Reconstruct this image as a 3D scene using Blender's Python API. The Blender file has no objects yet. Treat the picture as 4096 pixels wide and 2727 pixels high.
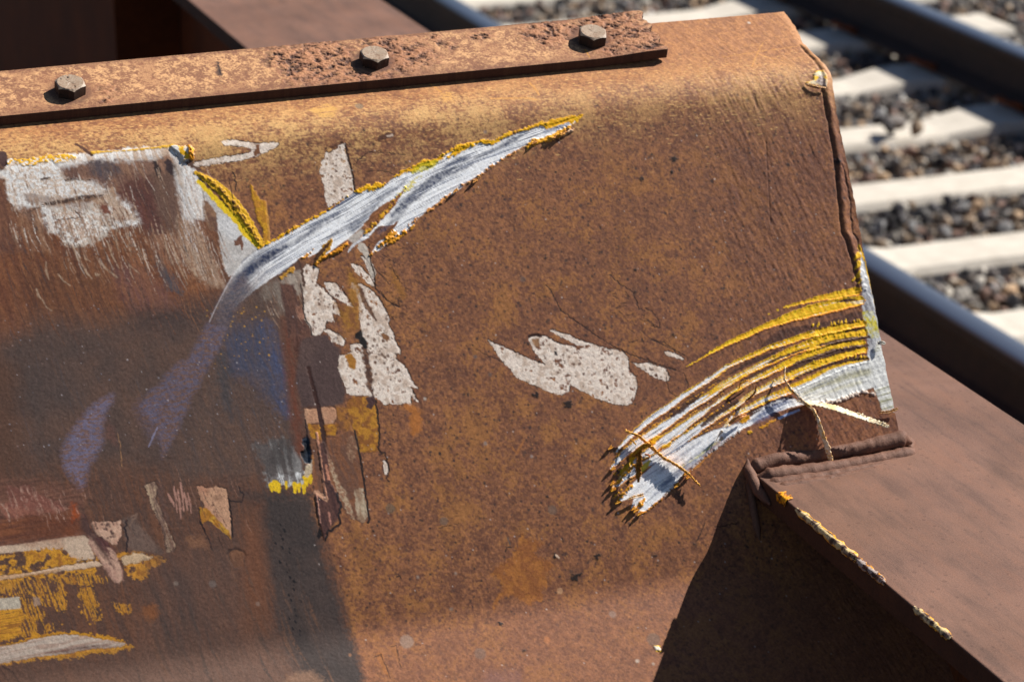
import bpy, bmesh, math, random
import numpy as np
from mathutils import Matrix, Vector

sc = bpy.context.scene
rad = math.radians

# ---------------------------------------------------------------- camera
FPX = 10600.0                       # focal length in photo pixels (photo 4096 wide)
PC = np.array([2048.0, 1363.5])
def _dir(v):
    r = np.array([v[0]-PC[0], v[1]-PC[1], FPX]); return r/np.linalg.norm(r)
dY = _dir((-2140.0, -2420.0))       # direction of the rails
dX = _dir((PC[0]+FPX*FPX/3829.0, -2500.0)); dX -= dX.dot(dY)*dY; dX /= np.linalg.norm(dX)
dZ = np.cross(dX, dY)
if dZ[1] > 0: dZ = -dZ
RM = np.array([dX, dY, dZ]).T       # camera axes (right, down, forward) from world
CAM = np.array([0.0, 0.0, 2.22])
cam_d = bpy.data.cameras.new('camera'); cam = bpy.data.objects.new('camera', cam_d)
sc.collection.objects.link(cam); sc.camera = cam
m = Matrix.Identity(4)
for i in range(3):
    m[i][0] = RM[0][i]; m[i][1] = -RM[1][i]; m[i][2] = -RM[2][i]; m[i][3] = CAM[i]
cam.matrix_world = m
cam_d.sensor_width = 36.0; cam_d.lens = 36.0*FPX/4096.0
cam_d.clip_start = 0.05; cam_d.clip_end = 2000
cam_d.dof.use_dof = True; cam_d.dof.focus_distance = 2.33; cam_d.dof.aperture_fstop = 9.5

# ---------------------------------------------------------------- light
SUN = np.array([1.21, 0.16, 1.15]); SUN /= np.linalg.norm(SUN)
w = bpy.data.worlds.new("World"); sc.world = w; w.use_nodes = True
nt = w.node_tree; nt.nodes.clear()
sky = nt.nodes.new('ShaderNodeTexSky'); sky.sky_type = 'NISHITA'; sky.sun_disc = False; sky.altitude = 1200; sky.air_density = .85; sky.dust_density = .4
sky.sun_elevation = math.asin(SUN[2]); sky.sun_rotation = math.atan2(SUN[0], SUN[1])
bg = nt.nodes.new('ShaderNodeBackground'); bg.inputs[1].default_value = 0.050
wo = nt.nodes.new('ShaderNodeOutputWorld')
nt.links.new(sky.outputs[0], bg.inputs[0]); nt.links.new(bg.outputs[0], wo.inputs[0])
sl = bpy.data.lights.new('sun', 'SUN'); sl.energy = 5.0; sl.angle = rad(0.5); sl.color = (1.0, 0.955, 0.89)
so = bpy.data.objects.new('sun', sl); sc.collection.objects.link(so)
so.rotation_euler = Vector(SUN).to_track_quat('Z', 'Y').to_euler(); so.location = (6, 1, 8)
sc.view_settings.view_transform = 'Standard'; sc.view_settings.look = 'None'
sc.view_settings.exposure = 0.70; sc.view_settings.gamma = 1.0

# ---------------------------------------------------------------- helpers
rng = np.random.default_rng(7); random.seed(7)
C = sc.collection
def lin(c):
    c = np.asarray(c, float)/255.0
    return np.where(c <= .04045, c/12.92, ((c+.055)/1.055)**2.4)
def ray(px, py): return RM.T @ np.array([px-PC[0], py-PC[1], FPX])
def hit(px, py, axis, val):
    r = ray(px, py); return CAM + (val-CAM[axis])/r[axis]*r
def tag(o, label=None, cat=None, group=None, kind=None):
    if label: o['label'] = label
    if cat: o['category'] = cat
    if group: o['group'] = group
    if kind: o['kind'] = kind
    return o
def link(name, me, mat, parent=None):
    o = bpy.data.objects.new(name, me); C.objects.link(o)
    if mat: me.materials.append(mat)
    if parent: o.parent = parent
    return o
def empty(name, loc=(0, 0, 0)):
    o = bpy.data.objects.new(name, None); C.objects.link(o); o.location = loc
    o.empty_display_size = .1; return o
def np_mesh(name, V, F4, smooth=True, cols=None):
    """V (n,3); F4 (m,4) quads or (m,3) tris"""
    me = bpy.data.meshes.new(name)
    V = np.ascontiguousarray(V, np.float32); F4 = np.ascontiguousarray(F4, np.int32)
    k = F4.shape[1]
    me.vertices.add(len(V)); me.vertices.foreach_set('co', V.ravel())
    me.loops.add(F4.size); me.loops.foreach_set('vertex_index', F4.ravel())
    me.polygons.add(len(F4)); me.polygons.foreach_set('loop_start', np.arange(len(F4), dtype=np.int32)*k)
    try: me.polygons.foreach_set('loop_total', np.full(len(F4), k, np.int32))
    except Exception: pass
    me.polygons.foreach_set('use_smooth', np.full(len(F4), smooth, bool))
    me.update(calc_edges=True)
    if cols:
        for nm, a in cols.items():
            at = me.color_attributes.new(nm, 'FLOAT_COLOR', 'POINT')
            b = np.ones((len(V), 4), np.float32); b[:, :a.shape[1]] = a
            at.data.foreach_set('color', b.ravel())
    me.validate(); return me
def grid_faces(nr, nc, off=0):
    i = np.arange(nr-1)[:, None]; j = np.arange(nc-1)[None, :]
    a = i*nc+j+off
    return np.stack([a, a+nc, a+nc+1, a+1], -1).reshape(-1, 4)

_T = rng.random((512, 512)).astype(np.float32)
def vn(x, y, seed=0):
    x = x+seed*37.31; y = y+seed*91.7
    xi = np.floor(x).astype(np.int64); yi = np.floor(y).astype(np.int64)
    fx = x-xi; fy = y-yi; fx = fx*fx*(3-2*fx); fy = fy*fy*(3-2*fy)
    x0 = xi & 511; x1 = (xi+1) & 511; y0 = yi & 511; y1 = (yi+1) & 511
    return (_T[y0, x0]*(1-fx)+_T[y0, x1]*fx)*(1-fy)+(_T[y1, x0]*(1-fx)+_T[y1, x1]*fx)*fy
def fbm(x, y, seed=0, o=4, g=.5):
    r = 0; a = 1; t = 0
    for k in range(o):
        r = r+a*vn(x*2**k, y*2**k, seed+k*5); t += a; a *= g
    return r/t
def sst(x, a, b):
    t = np.clip((x-a)/(b-a), 0, 1); return t*t*(3-2*t)

# ---------------------------------------------------------------- materials
def mat_nodes(name):
    m = bpy.data.materials.new(name); m.use_nodes = True
    n = m.node_tree.nodes; b = n['Principled BSDF']; return m, n, m.node_tree.links, b
def noise(n, l, scale, detail=6, rough=.6, vec=None, dist=0):
    t = n.new('ShaderNodeTexNoise'); t.inputs['Scale'].default_value = scale
    t.inputs['Detail'].default_value = detail; t.inputs['Roughness'].default_value = rough
    t.inputs['Distortion'].default_value = dist
    if vec is not None: l.new(vec, t.inputs['Vector'])
    return t
def ramp(n, l, fac, stops):
    r = n.new('ShaderNodeValToRGB'); l.new(fac, r.inputs[0])
    e = r.color_ramp.elements
    while len(e) < len(stops): e.new(.5)
    for k, (p, c) in enumerate(stops):
        e[k].position = p; e[k].color = (*[float(q) for q in c], 1)
    return r
def bump(n, l, h, strength, dist, b, prev=None):
    u = n.new('ShaderNodeBump'); u.inputs['Strength'].default_value = strength
    u.inputs['Distance'].default_value = dist; l.new(h, u.inputs['Height'])
    if prev is not None: l.new(prev.outputs[0], u.inputs['Normal'])
    l.new(u.outputs[0], b.inputs['Normal']); return u
def mat_painted(name, fine=1500, amt=.24, bumpd=.00025):
    """coat colour from the mesh, broken up by fine procedural grain"""
    m, n, l, b = mat_nodes(name)
    tc = n.new('ShaderNodeTexCoord'); at = n.new('ShaderNodeVertexColor'); at.layer_name = 'coat'
    sf = n.new('ShaderNodeVertexColor'); sf.layer_name = 'surf'
    t = noise(n, l, fine, 3, .7, tc.outputs['Object'])
    r = ramp(n, l, t.outputs[0], [(.3, (1-amt,)*3), (.7, (1+amt,)*3)])
    mx = n.new('ShaderNodeMix'); mx.data_type = 'RGBA'; mx.blend_type = 'MULTIPLY'
    mx.inputs[0].default_value = 1; l.new(at.outputs[0], mx.inputs[6]); l.new(r.outputs[0], mx.inputs[7])
    l.new(mx.outputs[2], b.inputs['Base Color'])
    sp = n.new('ShaderNodeSeparateColor'); l.new(sf.outputs[0], sp.inputs[0])
    l.new(sp.outputs[0], b.inputs['Roughness'])
    b.inputs['Specular IOR Level'].default_value = .22
    bump(n, l, t.outputs[0], .5, bumpd, b)
    return m
def mat_rust(name, stops, s1=40, s2=600, rough=.75, bumpd=.0006, spec=.3, bstr=.6):
    m, n, l, b = mat_nodes(name)
    tc = n.new('ShaderNodeTexCoord')
    t1 = noise(n, l, s1, 8, .65, tc.outputs['Object']); t2 = noise(n, l, s2, 4, .7, tc.outputs['Object'])
    a = n.new('ShaderNodeMath'); a.operation = 'MULTIPLY_ADD'; l.new(t2.outputs[0], a.inputs[0]); a.inputs[1].default_value = .45
    s = n.new('ShaderNodeMath'); s.operation = 'MULTIPLY'; l.new(t1.outputs[0], s.inputs[0]); s.inputs[1].default_value = .55
    l.new(s.outputs[0], a.inputs[2])
    r = ramp(n, l, a.outputs[0], stops); l.new(r.outputs[0], b.inputs['Base Color'])
    b.inputs['Roughness'].default_value = rough; b.inputs['Specular IOR Level'].default_value = spec
    bump(n, l, t2.outputs[0], bstr, bumpd, b)
    return m
M_plate = mat_painted('scraped_painted_steel')
M_strip = mat_painted('pitted_rust_steel', 900, .3, .0003)
M_flange = mat_rust('brown_primer_steel', [(.32, lin((92, 66, 55))), (.5, lin((118, 86, 71))), (.68, lin((134, 98, 80)))], 7, 520, .66, .0006)
def dress_flange(m):
    n = m.node_tree.nodes; l = m.node_tree.links; b = n['Principled BSDF']; src = b.inputs['Base Color'].links[0].from_socket
    tc = n.new('ShaderNodeTexCoord'); mp = n.new('ShaderNodeMapping'); mp.inputs['Scale'].default_value = (1, .16, 1); mp.inputs['Rotation'].default_value = (0, 0, rad(82)); l.new(tc.outputs['Object'], mp.inputs[0])
    t = noise(n, l, 60, 8, .7, mp.outputs[0]); r = ramp(n, l, t.outputs[0], [(.36, (.72, .74, .76)), (.5, (1, 1, 1)), (.68, (1.16, 1.08, 1.0))])
    v = n.new('ShaderNodeTexVoronoi'); v.inputs['Scale'].default_value = 95; l.new(tc.outputs['Object'], v.inputs['Vector']); t3 = noise(n, l, 14, 4, .6, tc.outputs['Object'])
    th = n.new('ShaderNodeMath'); th.operation = 'MULTIPLY'; l.new(t3.outputs[0], th.inputs[0]); th.inputs[1].default_value = .34
    cmp_ = n.new('ShaderNodeMath'); cmp_.operation = 'LESS_THAN'; l.new(v.outputs['Distance'], cmp_.inputs[0]); l.new(th.outputs[0], cmp_.inputs[1])
    m1 = n.new('ShaderNodeMix'); m1.data_type = 'RGBA'; m1.blend_type = 'MULTIPLY'; m1.inputs[0].default_value = .9; l.new(src, m1.inputs[6]); l.new(r.outputs[0], m1.inputs[7])
    m2 = n.new('ShaderNodeMix'); m2.data_type = 'RGBA'; m2.blend_type = 'MULTIPLY'; sc_ = n.new('ShaderNodeMath'); sc_.operation = 'MULTIPLY'; l.new(cmp_.outputs[0], sc_.inputs[0]); sc_.inputs[1].default_value = .4; l.new(sc_.outputs[0], m2.inputs[0]); l.new(m1.outputs[2], m2.inputs[6]); m2.inputs[7].default_value = (.45, .42, .42, 1)
    t4 = noise(n, l, 5, 5, .6, tc.outputs['Object'], 1.5); r4 = ramp(n, l, t4.outputs[0], [(.4, (1, 1, 1)), (.62, (.86, .84, .80))]); m3 = n.new('ShaderNodeMix'); m3.data_type = 'RGBA'; m3.blend_type = 'MULTIPLY'; m3.inputs[0].default_value = 1; l.new(m2.outputs[2], m3.inputs[6]); l.new(r4.outputs[0], m3.inputs[7])
    l.new(m3.outputs[2], b.inputs['Base Color'])
dress_flange(M_flange)
M_under = mat_rust('dark_rust_steel', [(.3, lin((78, 42, 20))), (.5, lin((112, 58, 24))), (.7, lin((140, 74, 28)))], 6, 120, .8, .001)
M_edge = mat_rust('flange_edge_shaded', [(.3, lin((56, 36, 26))), (.5, lin((76, 48, 34))), (.7, lin((96, 60, 38)))], 20, 300, .75, .0008)  # flange paint darkened to carry the shade on its sides and underside
M_bolt = mat_rust('weathered_bolt_steel', [(.36, lin((120, 86, 64))), (.46, lin((150, 126, 104))), (.56, lin((158, 140, 120))), (.66, lin((176, 118, 66)))], 60, 500, .55, .0004, .5)
M_boltside = mat_rust('bolt_side_shaded', [(.36, lin((38, 27, 22))), (.5, lin((54, 38, 30))), (.64, lin((74, 46, 32)))], 60, 500, .7, .0004, .3)  # head sides coloured dark to stand in for their shade
M_weld = mat_rust('weld_rust', [(.3, lin((78, 52, 42))), (.5, lin((108, 74, 58))), (.7, lin((130, 92, 72)))], 40, 500, .7, .0012)
M_sliver = mat_painted('paint_sliver', 1500, .3, .0003)

# ================================================================ buffer plate geometry
A0 = np.array([2.3463, 1.6365]); B0 = np.array([2.2442, 1.5994]); K0 = np.array([2.0215, 1.1925])
L0 = K0+0.20*np.array([-math.cos(rad(43.5)), -math.sin(rad(43.5))])
def rounded(pts, rads, n=14):
    out = [pts[0]]
    for i in range(1, len(pts)-1):
        p = pts[i]; a = (pts[i-1]-p); b = (pts[i+1]-p)
        a = a/np.linalg.norm(a); b = b/np.linalg.norm(b)
        half = math.acos(np.clip(a.dot(b), -1, 1))/2
        d = rads[i]/math.tan(half); c = p+(a+b)/np.linalg.norm(a+b)*rads[i]/math.sin(half)
        s = p+a*d-c; e = p+b*d-c
        for k in range(n+1):
            t = k/n; v = s*(1-t)+e*t; v = v/np.linalg.norm(v)*rads[i]; out.append(c+v)
    out.append(pts[-1]); return np.array(out)
PROF = rounded([A0, B0, K0, L0], [0, .055, .075, 0])
_seg = np.diff(PROF, axis=0); _len = np.linalg.norm(_seg, axis=1)
PS = np.concatenate([[0], np.cumsum(_len)])
_tn = _seg/_len[:, None]
_nv = np.zeros_like(PROF)
_nrm = np.stack([_tn[:, 1], -_tn[:, 0]], 1)          # perpendicular
_nrm *= np.sign(_nrm[:, 1:2])                         # pointing up/outward
_nv[0] = _nrm[0]; _nv[-1] = _nrm[-1]; _nv[1:-1] = (_nrm[:-1]+_nrm[1:]); _nv /= np.linalg.norm(_nv, axis=1)[:, None]
def prof(s):
    y = np.interp(s, PS, PROF[:, 0]); z = np.interp(s, PS, PROF[:, 1])
    ny = np.interp(s, PS, _nv[:, 0]); nz = np.interp(s, PS, _nv[:, 1])
    L = np.hypot(ny, nz); return y, z, ny/L, nz/L
def on_plate(px, py):
    """photo point -> (x, s) in mm on the plate's own surface"""
    r = ray(px, py); best = None
    for i in range(len(_seg)):
        n = np.array([0, _nrm[i][0], _nrm[i][1]]); p0 = np.array([0, *PROF[i]])
        dn = r@n
        if abs(dn) < 1e-9: continue
        q = CAM+((p0-CAM)@n)/dn*r
        u = (q[1:]-PROF[i])@_tn[i]
        lo = -1e9 if i == 0 else -1e-5; hi = 1e9 if i == len(_seg)-1 else _len[i]+1e-5
        if lo <= u <= hi: return (q[0]*1000, (PS[i]+u)*1000)
        e = min(abs(u), abs(u-_len[i]))
        if best is None or e < best[0]: best = (e, q[0]*1000, (PS[i]+np.clip(u, 0, _len[i]))*1000)
    return best[1:]
CROP = {'v': (0, 0, 4096/2355), 'A': (0, 0, .5945), 'B': (1300, 0, .5945), 'C': (2696, 0, .5945), 'D': (0, 900, .5945),
        'E': (1300, 900, .5945), 'F': (2696, 900, .5945), 'G': (0, 1795, .5945), 'H': (1300, 1795, .5945), 'I': (2696, 1795, .5945),
        'P': (2350, 1600, .3188), 'Q': (2400, 1150, .5102), 'R': (900, 850, .3507), 'T': (1100, 1500, .4464), 'Z': (100, 230, .16985)}
def px(c, p): o = CROP[c]; return (o[0]+p[0]*o[2], o[1]+p[1]*o[2])
def pl(c, pts): return np.array([on_plate(*px(c, p)) for p in pts])
MMPX = .262
def cm(c): return CROP[c][2]*MMPX       # mm per zoom pixel on the plate

# ================================================================ painter on a developed sheet
class Sheet:
    def __init__(s, x0, x1, s0, s1, st):
        s.nx = int((x1-x0)/st)+1; s.ns = int((s1-s0)/st)+1; s.x0 = x0; s.s0 = s0; s.st = st
        s.gx = np.linspace(x0, x1, s.nx).astype(np.float32); s.gs = np.linspace(s0, s1, s.ns).astype(np.float32)
        s.X, s.S = np.meshgrid(s.gx, s.gs)
        s.col = np.zeros((s.ns, s.nx, 3), np.float32); s.h = np.zeros((s.ns, s.nx), np.float32)
        s.ro = np.full((s.ns, s.nx), .62, np.float32)
        X, S = s.X, s.S
        s.n1 = fbm(X/1.6, S/1.6, 1, 3); s.n4 = fbm(X/5, S/5, 2, 4, .6); s.n20 = fbm(X/22, S/22, 3, 4); s.n80 = fbm(X/90, S/90, 4, 4)
        wx = (fbm(X/30, S/40, 60, 3)-.5)*16; s.vs = .62*fbm((X-.16*S+wx)/2.4, S/38, 6, 4, .65)+.20*s.n4+.18*s.n1+(s.n20-.5)*.30          # streaks running down the face
        s.vb = fbm((X-.22*S)/9, S/60, 8, 4, .6)
        s.ht = .75*fbm((X-.2*S)/1.25, S/13, 16, 3, .6)+.25*s.n4+(s.n20-.5)*.35; s.hs = fbm(X/26, (S+.02*X)/1.7, 9, 4, .6)          # streaks running along the beam
        s.j = fbm(X/2.3, S/2.3, 11, 3, .6)-.5; s.j2 = fbm(X/9, S/9, 12, 3)-.5
    def win(s, a, mg):
        lo = a.min(0)-mg; hi = a.max(0)+mg
        i0 = max(0, int((lo[1]-s.s0)/s.st)); i1 = min(s.ns, int((hi[1]-s.s0)/s.st)+2)
        j0 = max(0, int((lo[0]-s.x0)/s.st)); j1 = min(s.nx, int((hi[0]-s.x0)/s.st)+2)
        return (slice(i0, max(i0, i1)), slice(j0, max(j0, j1)))
    def sdf(s, a, mg):
        w = s.win(a, mg); X = s.X[w]; S = s.S[w]
        d = np.full(X.shape, 1e9, np.float32); ins = np.zeros(X.shape, bool); n = len(a)
        for i in range(n):
            p = a[i]; q = a[(i+1) % n]; e = q-p; L = e@e+1e-9
            t = np.clip(((X-p[0])*e[0]+(S-p[1])*e[1])/L, 0, 1)
            d = np.minimum(d, (X-p[0]-t*e[0])**2+(S-p[1]-t*e[1])**2)
            if p[1] != q[1]:
                c = ((p[1] > S) != (q[1] > S)) & (X < (q[0]-p[0])*(S-p[1])/(q[1]-p[1])+p[0]); ins ^= c
        d = np.sqrt(d); return w, np.where(ins, -d, d)
    def spine(s, a, mg):
        w = s.win(a, mg); X = s.X[w]; S = s.S[w]
        d = np.full(X.shape, 1e9, np.float32); T = np.zeros_like(d); SG = np.zeros_like(d); tot = 0
        for i in range(len(a)-1):
            p = a[i]; e = a[i+1]-p; L = math.sqrt(e@e)+1e-9
            t = np.clip(((X-p[0])*e[0]+(S-p[1])*e[1])/L/L, 0, 1)
            dd = np.hypot(X-p[0]-t*e[0], S-p[1]-t*e[1]); c = e[0]*(S-p[1])-e[1]*(X-p[0])
            u = dd < d; d = np.where(u, dd, d); T = np.where(u, tot+t*L, T); SG = np.where(u, np.sign(c), SG); tot += L
        return w, d, T, SG, tot
    def blend(s, w, al, c, ro=None):
        al = np.clip(al, 0, 1)
        c = np.asarray(c, np.float32)
        s.col[w] = s.col[w]*(1-al[..., None])+c*al[..., None]
        if ro is not None: s.ro[w] = s.ro[w]*(1-al)+ro*al
    def mixc(s, w, c1, c2, f):
        return lin(c1)*(1-f[..., None])+lin(c2)*f[..., None]
    def poly(s, c, pts, c1, c2=None, f=.5, jag=1.2, op=1, tex='n4', dh=0, ro=None, rim=None, br=0, raw=False, c2t=(.4, .62)):
        a = np.array(pts, float) if raw else pl(c, pts)
        w, d = s.sdf(a, 3*f+jag*2+4)
        if d.size == 0: return
        d = d+jag*2*s.j[w]+jag*1.2*s.j2[w]
        al = np.clip(.5-d/f, 0, 1)*op
        if br: al = al*np.clip(.5+(getattr(s, tex)[w]-br)*9, 0, 1)
        if rim:
            s.blend(w, np.clip(1.1-np.abs(d-rim[1]*.3)/rim[1], 0, 1)*rim[2]*(.35+.9*(s.n4[w] > .42)), lin(rim[0]))
            s.h[w] -= .15*np.clip(1-np.abs(d)/rim[1], 0, 1)
        c2 = c2 or c1
        cc = s.mixc(w, c1, c2, sst(getattr(s, tex)[w], *c2t))
        s.blend(w, al, cc, ro); s.h[w] += dh*np.clip(.5-d/max(f, .8), 0, 1)
    def line(s, c, pts, wd, col, op=1, jag=.4, f=.5, dh=0, raw=False, ro=None, br=None):
        a = np.array(pts, float) if raw else pl(c, pts)
        wds = np.atleast_1d(np.array(wd, float))
        w, d, T, SG, tot = s.spine(a, wds.max()+3)
        if d.size == 0: return
        ww = np.interp(T/tot, np.linspace(0, 1, len(wds)), wds)
        d = d+jag*2*s.j[w]-ww/2
        al = np.clip(.5-d/f, 0, 1)*op
        if br: al = al*np.clip(.5+(s.n1[w]-br)*8, 0, 1)
        s.blend(w, al, lin(col), ro); s.h[w] += dh*np.clip(.5-d/max(f, .8), 0, 1)*(.35+1.3*s.n1[w])
    def wob(s, c, pts, wd, col, amp=1.5, **k):
        a = pl(c, pts); out = []
        for i in range(len(a)-1):
            n = max(2, int(np.linalg.norm(a[i+1]-a[i])/1.6))
            for q in range(n): out.append(a[i]+(a[i+1]-a[i])*q/n+rng.normal(0, amp*.33, 2))
        out.append(a[-1]); s.line(None, out, wd, col, raw=True, **k)
    def scrape(s, c, pts, wds, yel=(0, 0), edge=.26, h_edge=.55, core=((244, 244, 244), (92, 104, 128)), ycol=(255, 180, 10), grey=(.50, .72), op=1, lowcol=(246, 152, 16), br=0, seed=0):
        """one tooth mark: pale core, yellow torn rims, lower rim curled up"""
        a = pl(c, pts); k = cm(c); wds = np.array(wds, float)*k
        w, d, T, SG, tot = s.spine(a, wds.max()/2+5)
        if d.size == 0: return
        tt = T/tot; hw = np.interp(tt, np.linspace(0, 1, len(wds)), wds)/2
        saw = (vn(T/2.6, SG*3+50+seed, 3)-.5)*1.8+(vn(T/.9, SG*3+80+seed, 4)-.5)*1.5
        end = np.minimum(tt, 1-tt)*tot
        dd = d+saw*.55+np.clip(1-end/1.5, 0, 1)*hw*.8
        rel = dd/np.maximum(hw, .3); al = np.clip(.5-(dd-hw)/.55, 0, 1)*op
        if br: al = al*np.clip(.5+(s.n1[w]-br)*8, 0, 1)
        st = fbm(SG*d/.9+seed*3, T/26, 30+seed, 3, .6)
        cc = s.mixc(w, core[0], core[1], sst(st, *grey))
        yf = np.interp(tt, [0, 1], yel)+ (st-.5)*.8
        ye = sst(rel, 1-edge*1.6, 1-edge*.4)
        yy = np.clip(np.maximum(sst(yf, .42, .58), ye), 0, 1)
        yc = s.mixc(w, ycol, (255, 204, 40), s.n1[w]); low = (SG > 0) & (rel > 1-edge)
        yc = np.where(low[..., None], lin(lowcol), yc)
        cc = cc*(1-yy[..., None])+yc*yy[..., None]
        s.blend(w, al, cc, .5)
        rim = np.clip(1-np.abs(dd-hw*.92)/1.0, 0, 1)
        s.h[w] += -.25*al*(rel < .8)+rim*(np.where(SG > 0, h_edge, h_edge*.35))*(.5+1.0*vn(T/1.3, SG*7+seed, 9))
        s.h[w] += al*(st-.5)*.45*(rel < .9)

SH = Sheet(268, 1162, 0, 715, .8)
X, S = SH.X, SH.S
sB = 1000*PS[8]; sK = 1000*PS[24]
# ---- base coat: brown weathered paint with rust bloom and dark pin specks
nm = fbm(X/2.1, S/2.1, 14, 3, .65)
f = sst(.30*SH.n4+.55*nm+.20*SH.n20, .22, .80)
SH.col[:] = SH.mixc(slice(None), (96, 60, 48), (166, 109, 70), f)
f = sst(SH.n80*.6+SH.n20*.4, .42, .62)*.55*sst(X, 520, 760)
SH.blend(slice(None), f*.45, lin((112, 68, 50)))
SH.blend(slice(None), .30*sst(X, 900, 1120)*sst(S, 60, 160), lin((104, 66, 52)))
SH.blend(slice(None), .45*sst(SH.n20*.6+nm*.4, .5, .68)*sst(S, 120, 200)*(1-.6*sst(X, 900, 1100)), lin((176, 118, 56)))
g = sst(SH.vb, .52, .68)*sst(S, 140, 240)*(1-sst(S, sK-20, sK+20)); SH.blend(slice(None), g*.22, lin((84, 50, 38)))
def specks(sh, n, r0, r1, col, op, xr=None, sr=None, hh=0):
    for _ in range(n):
        x = rng.uniform(*(xr or (sh.gx[0], sh.gx[-1]))); q = rng.uniform(*(sr or (sh.gs[0], sh.gs[-1]))); r = rng.uniform(r0, r1)
        w = sh.win(np.array([[x, q]]), r+1); Xw = sh.X[w]; Sw = sh.S[w]
        if Xw.size == 0: continue
        d = np.hypot(Xw-x, (Sw-q)*rng.uniform(.8, 1.25))+sh.j[w]*1.2
        al = np.clip((r-d)/(.35*r+.4), 0, 1)*op*rng.uniform(.5, 1); sh.blend(w, al, col); sh.h[w] += hh*al
specks(SH, 5200, .8, 1.8, lin((46, 37, 37)), .92)
specks(SH, 900, 1.5, 2.4, lin((60, 47, 46)), .8)
specks(SH, 5200, .4, 1.2, lin((192, 132, 70)), .55)
SH.col[:] *= (1+.10*(SH.n1-.5)[..., None]*2)
# orange peel and drawn ripple of the coat
SH.h += (SH.n1-.5)*.20+(SH.n4-.5)*.16
SH.h += (fbm((X-.25*S)/3.0, S/11, 21, 3)-.5)*.55*sst(X, 960, 1060)
# ---- top bend: gold scuffing along the beam
g = sst(SH.hs*.28+nm*.42+SH.n20*.45, .48, .72)*np.exp(-((S-112+.0*X)/34)**2)*(1-.55*sst(X, 700, 1000))
SH.blend(slice(None), g*.95, lin((224, 178, 112)))
g = sst(SH.n4*.6+SH.n1*.4, .46, .6)*(1-sst(S, 95, 150))
SH.blend(slice(None), g*.42, lin((190, 134, 80)))
SH.blend(slice(None), (1-sst(S, 80, 150))*.42, SH.mixc(slice(None), (150, 100, 66), (198, 142, 92), f))  # top slope brightened in the coat, adding to the sunlight on it
for _ in range(5200):      # bright worn flecks on the bend
    x = rng.uniform(268, 1150); q = rng.normal(112, 24); L_ = rng.uniform(.6, 3.2); hh_ = rng.uniform(.3, .75)
    if rng.random() > 1.15-.55*(x-268)/900: continue
    w = SH.win(np.array([[x, q]]), L_+1); d = np.hypot((SH.X[w]-x)/L_, (SH.S[w]-q-.06*(SH.X[w]-x))/hh_)+SH.j[w]*1.2
    SH.blend(w, np.clip((1-d)/.5, 0, 1)*rng.uniform(.35, .9), lin((214, 166, 104)))
# ---- lower flat below the bend: pinkish tone painted in for the light its angle catches
SH.blend(slice(None), sst(S, sK-30, sK+34)*.45, SH.mixc(slice(None), (128, 84, 62), (150, 100, 74), SH.n4))
SH.h += 0

exec_marks = True
# ================================================================ left rubbed area
def soft(c, pts, c1, c2=None, f=14, op=1, tex='vs', jag=4, **k):
    k.setdefault('c2t', (.30, .76))
    return SH.poly(c, pts, c1, c2, f=f, jag=jag, op=op, tex=tex, **k)
def soft_old(c, pts, c1, c2=None, f=14, op=1, tex='vs', jag=4, **k): SH.poly(c, pts, c1, c2, f=f, jag=jag, op=op, tex=tex, **k)
soft('v', [(-60, 370), (440, 352), (500, 470), (560, 600), (700, 600), (720, 760), (740, 900), (700, 1130), (750, 1240), (800, 1400), (850, 1620), (-60, 1620)], (88, 64, 54), (112, 74, 54), f=6, jag=2, ro=.55)
soft('D', [(-60, -100), (1450, -100), (1500, 420), (1300, 560), (700, 660), (-60, 640)], (110, 62, 40), (150, 98, 62), f=22, op=.9)
soft('D', [(60, 250), (760, 240), (800, 640), (-60, 660)], (88, 58, 44), (120, 76, 50), f=25, op=.7)
soft('D', [(-60, 620), (700, 640), (1400, 520), (1560, 740), (1480, 1000), (1300, 1620), (-60, 1620)], (84, 67, 60), (100, 75, 63), f=28, op=.92, tex='n20')
soft('D', [(1540, 420), (1860, 440), (1960, 900), (2040, 1300), (2020, 1700), (1150, 1700), (1400, 1000)], (88, 70, 63), (104, 78, 64), f=14, op=.9, tex='vs')
soft('D', [(900, 520), (1450, 520), (1350, 700), (900, 740)], (66, 54, 52), f=24, op=.7)
soft('D', [(100, 900), (560, 900), (600, 1200), (300, 1330), (100, 1200)], (78, 66, 62), f=26, op=.5)
soft('D', [(-40, 900), (120, 950), (150, 1600), (-40, 1700)], (92, 62, 46), f=20, op=.6)
soft('D', [(-60, 100), (120, 100), (200, 700), (-60, 800)], (112, 66, 46), (140, 88, 56), f=16, op=.6)
soft('D', [(760, 280), (900, 240), (1100, 420), (1200, 540), (900, 560), (800, 480)], (112, 76, 72), (128, 84, 66), f=14, op=.7)
soft('D', [(1050, 200), (1100, 220), (1170, 340), (1230, 480), (1140, 440), (1070, 320)], (78, 76, 82), (92, 84, 80), f=6, op=.85)
# blue rubbed patch
soft('D', [(1480, 780), (1600, 640), (1780, 640), (1840, 740), (1900, 1000), (1935, 1280), (1840, 1200), (1720, 1060), (1560, 990)], (64, 72, 96), (84, 76, 82), f=16, op=.8, tex='vs', jag=6)
soft('D', [(1770, 650), (1820, 690), (1890, 960), (1930, 1270), (1890, 1230), (1830, 900)], (66, 82, 122), (80, 78, 92), f=12, op=.6, jag=6)
soft('D', [(1450, 850), (1520, 860), (1560, 1100), (1560, 1320), (1480, 1200)], (64, 64, 68), f=8, op=.7)
specks(SH, 70, .5, 1.5, lin((214, 158, 44)), .9, (470, 600), (300, 420)) if False else None
a = pl('D', [(1350, 640), (1900, 1300)])
specks(SH, 60, .5, 1.3, lin((205, 150, 50)), .9, (a[0][0], a[1][0]), (a[0][1]-10, a[0][1]+45))
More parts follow.
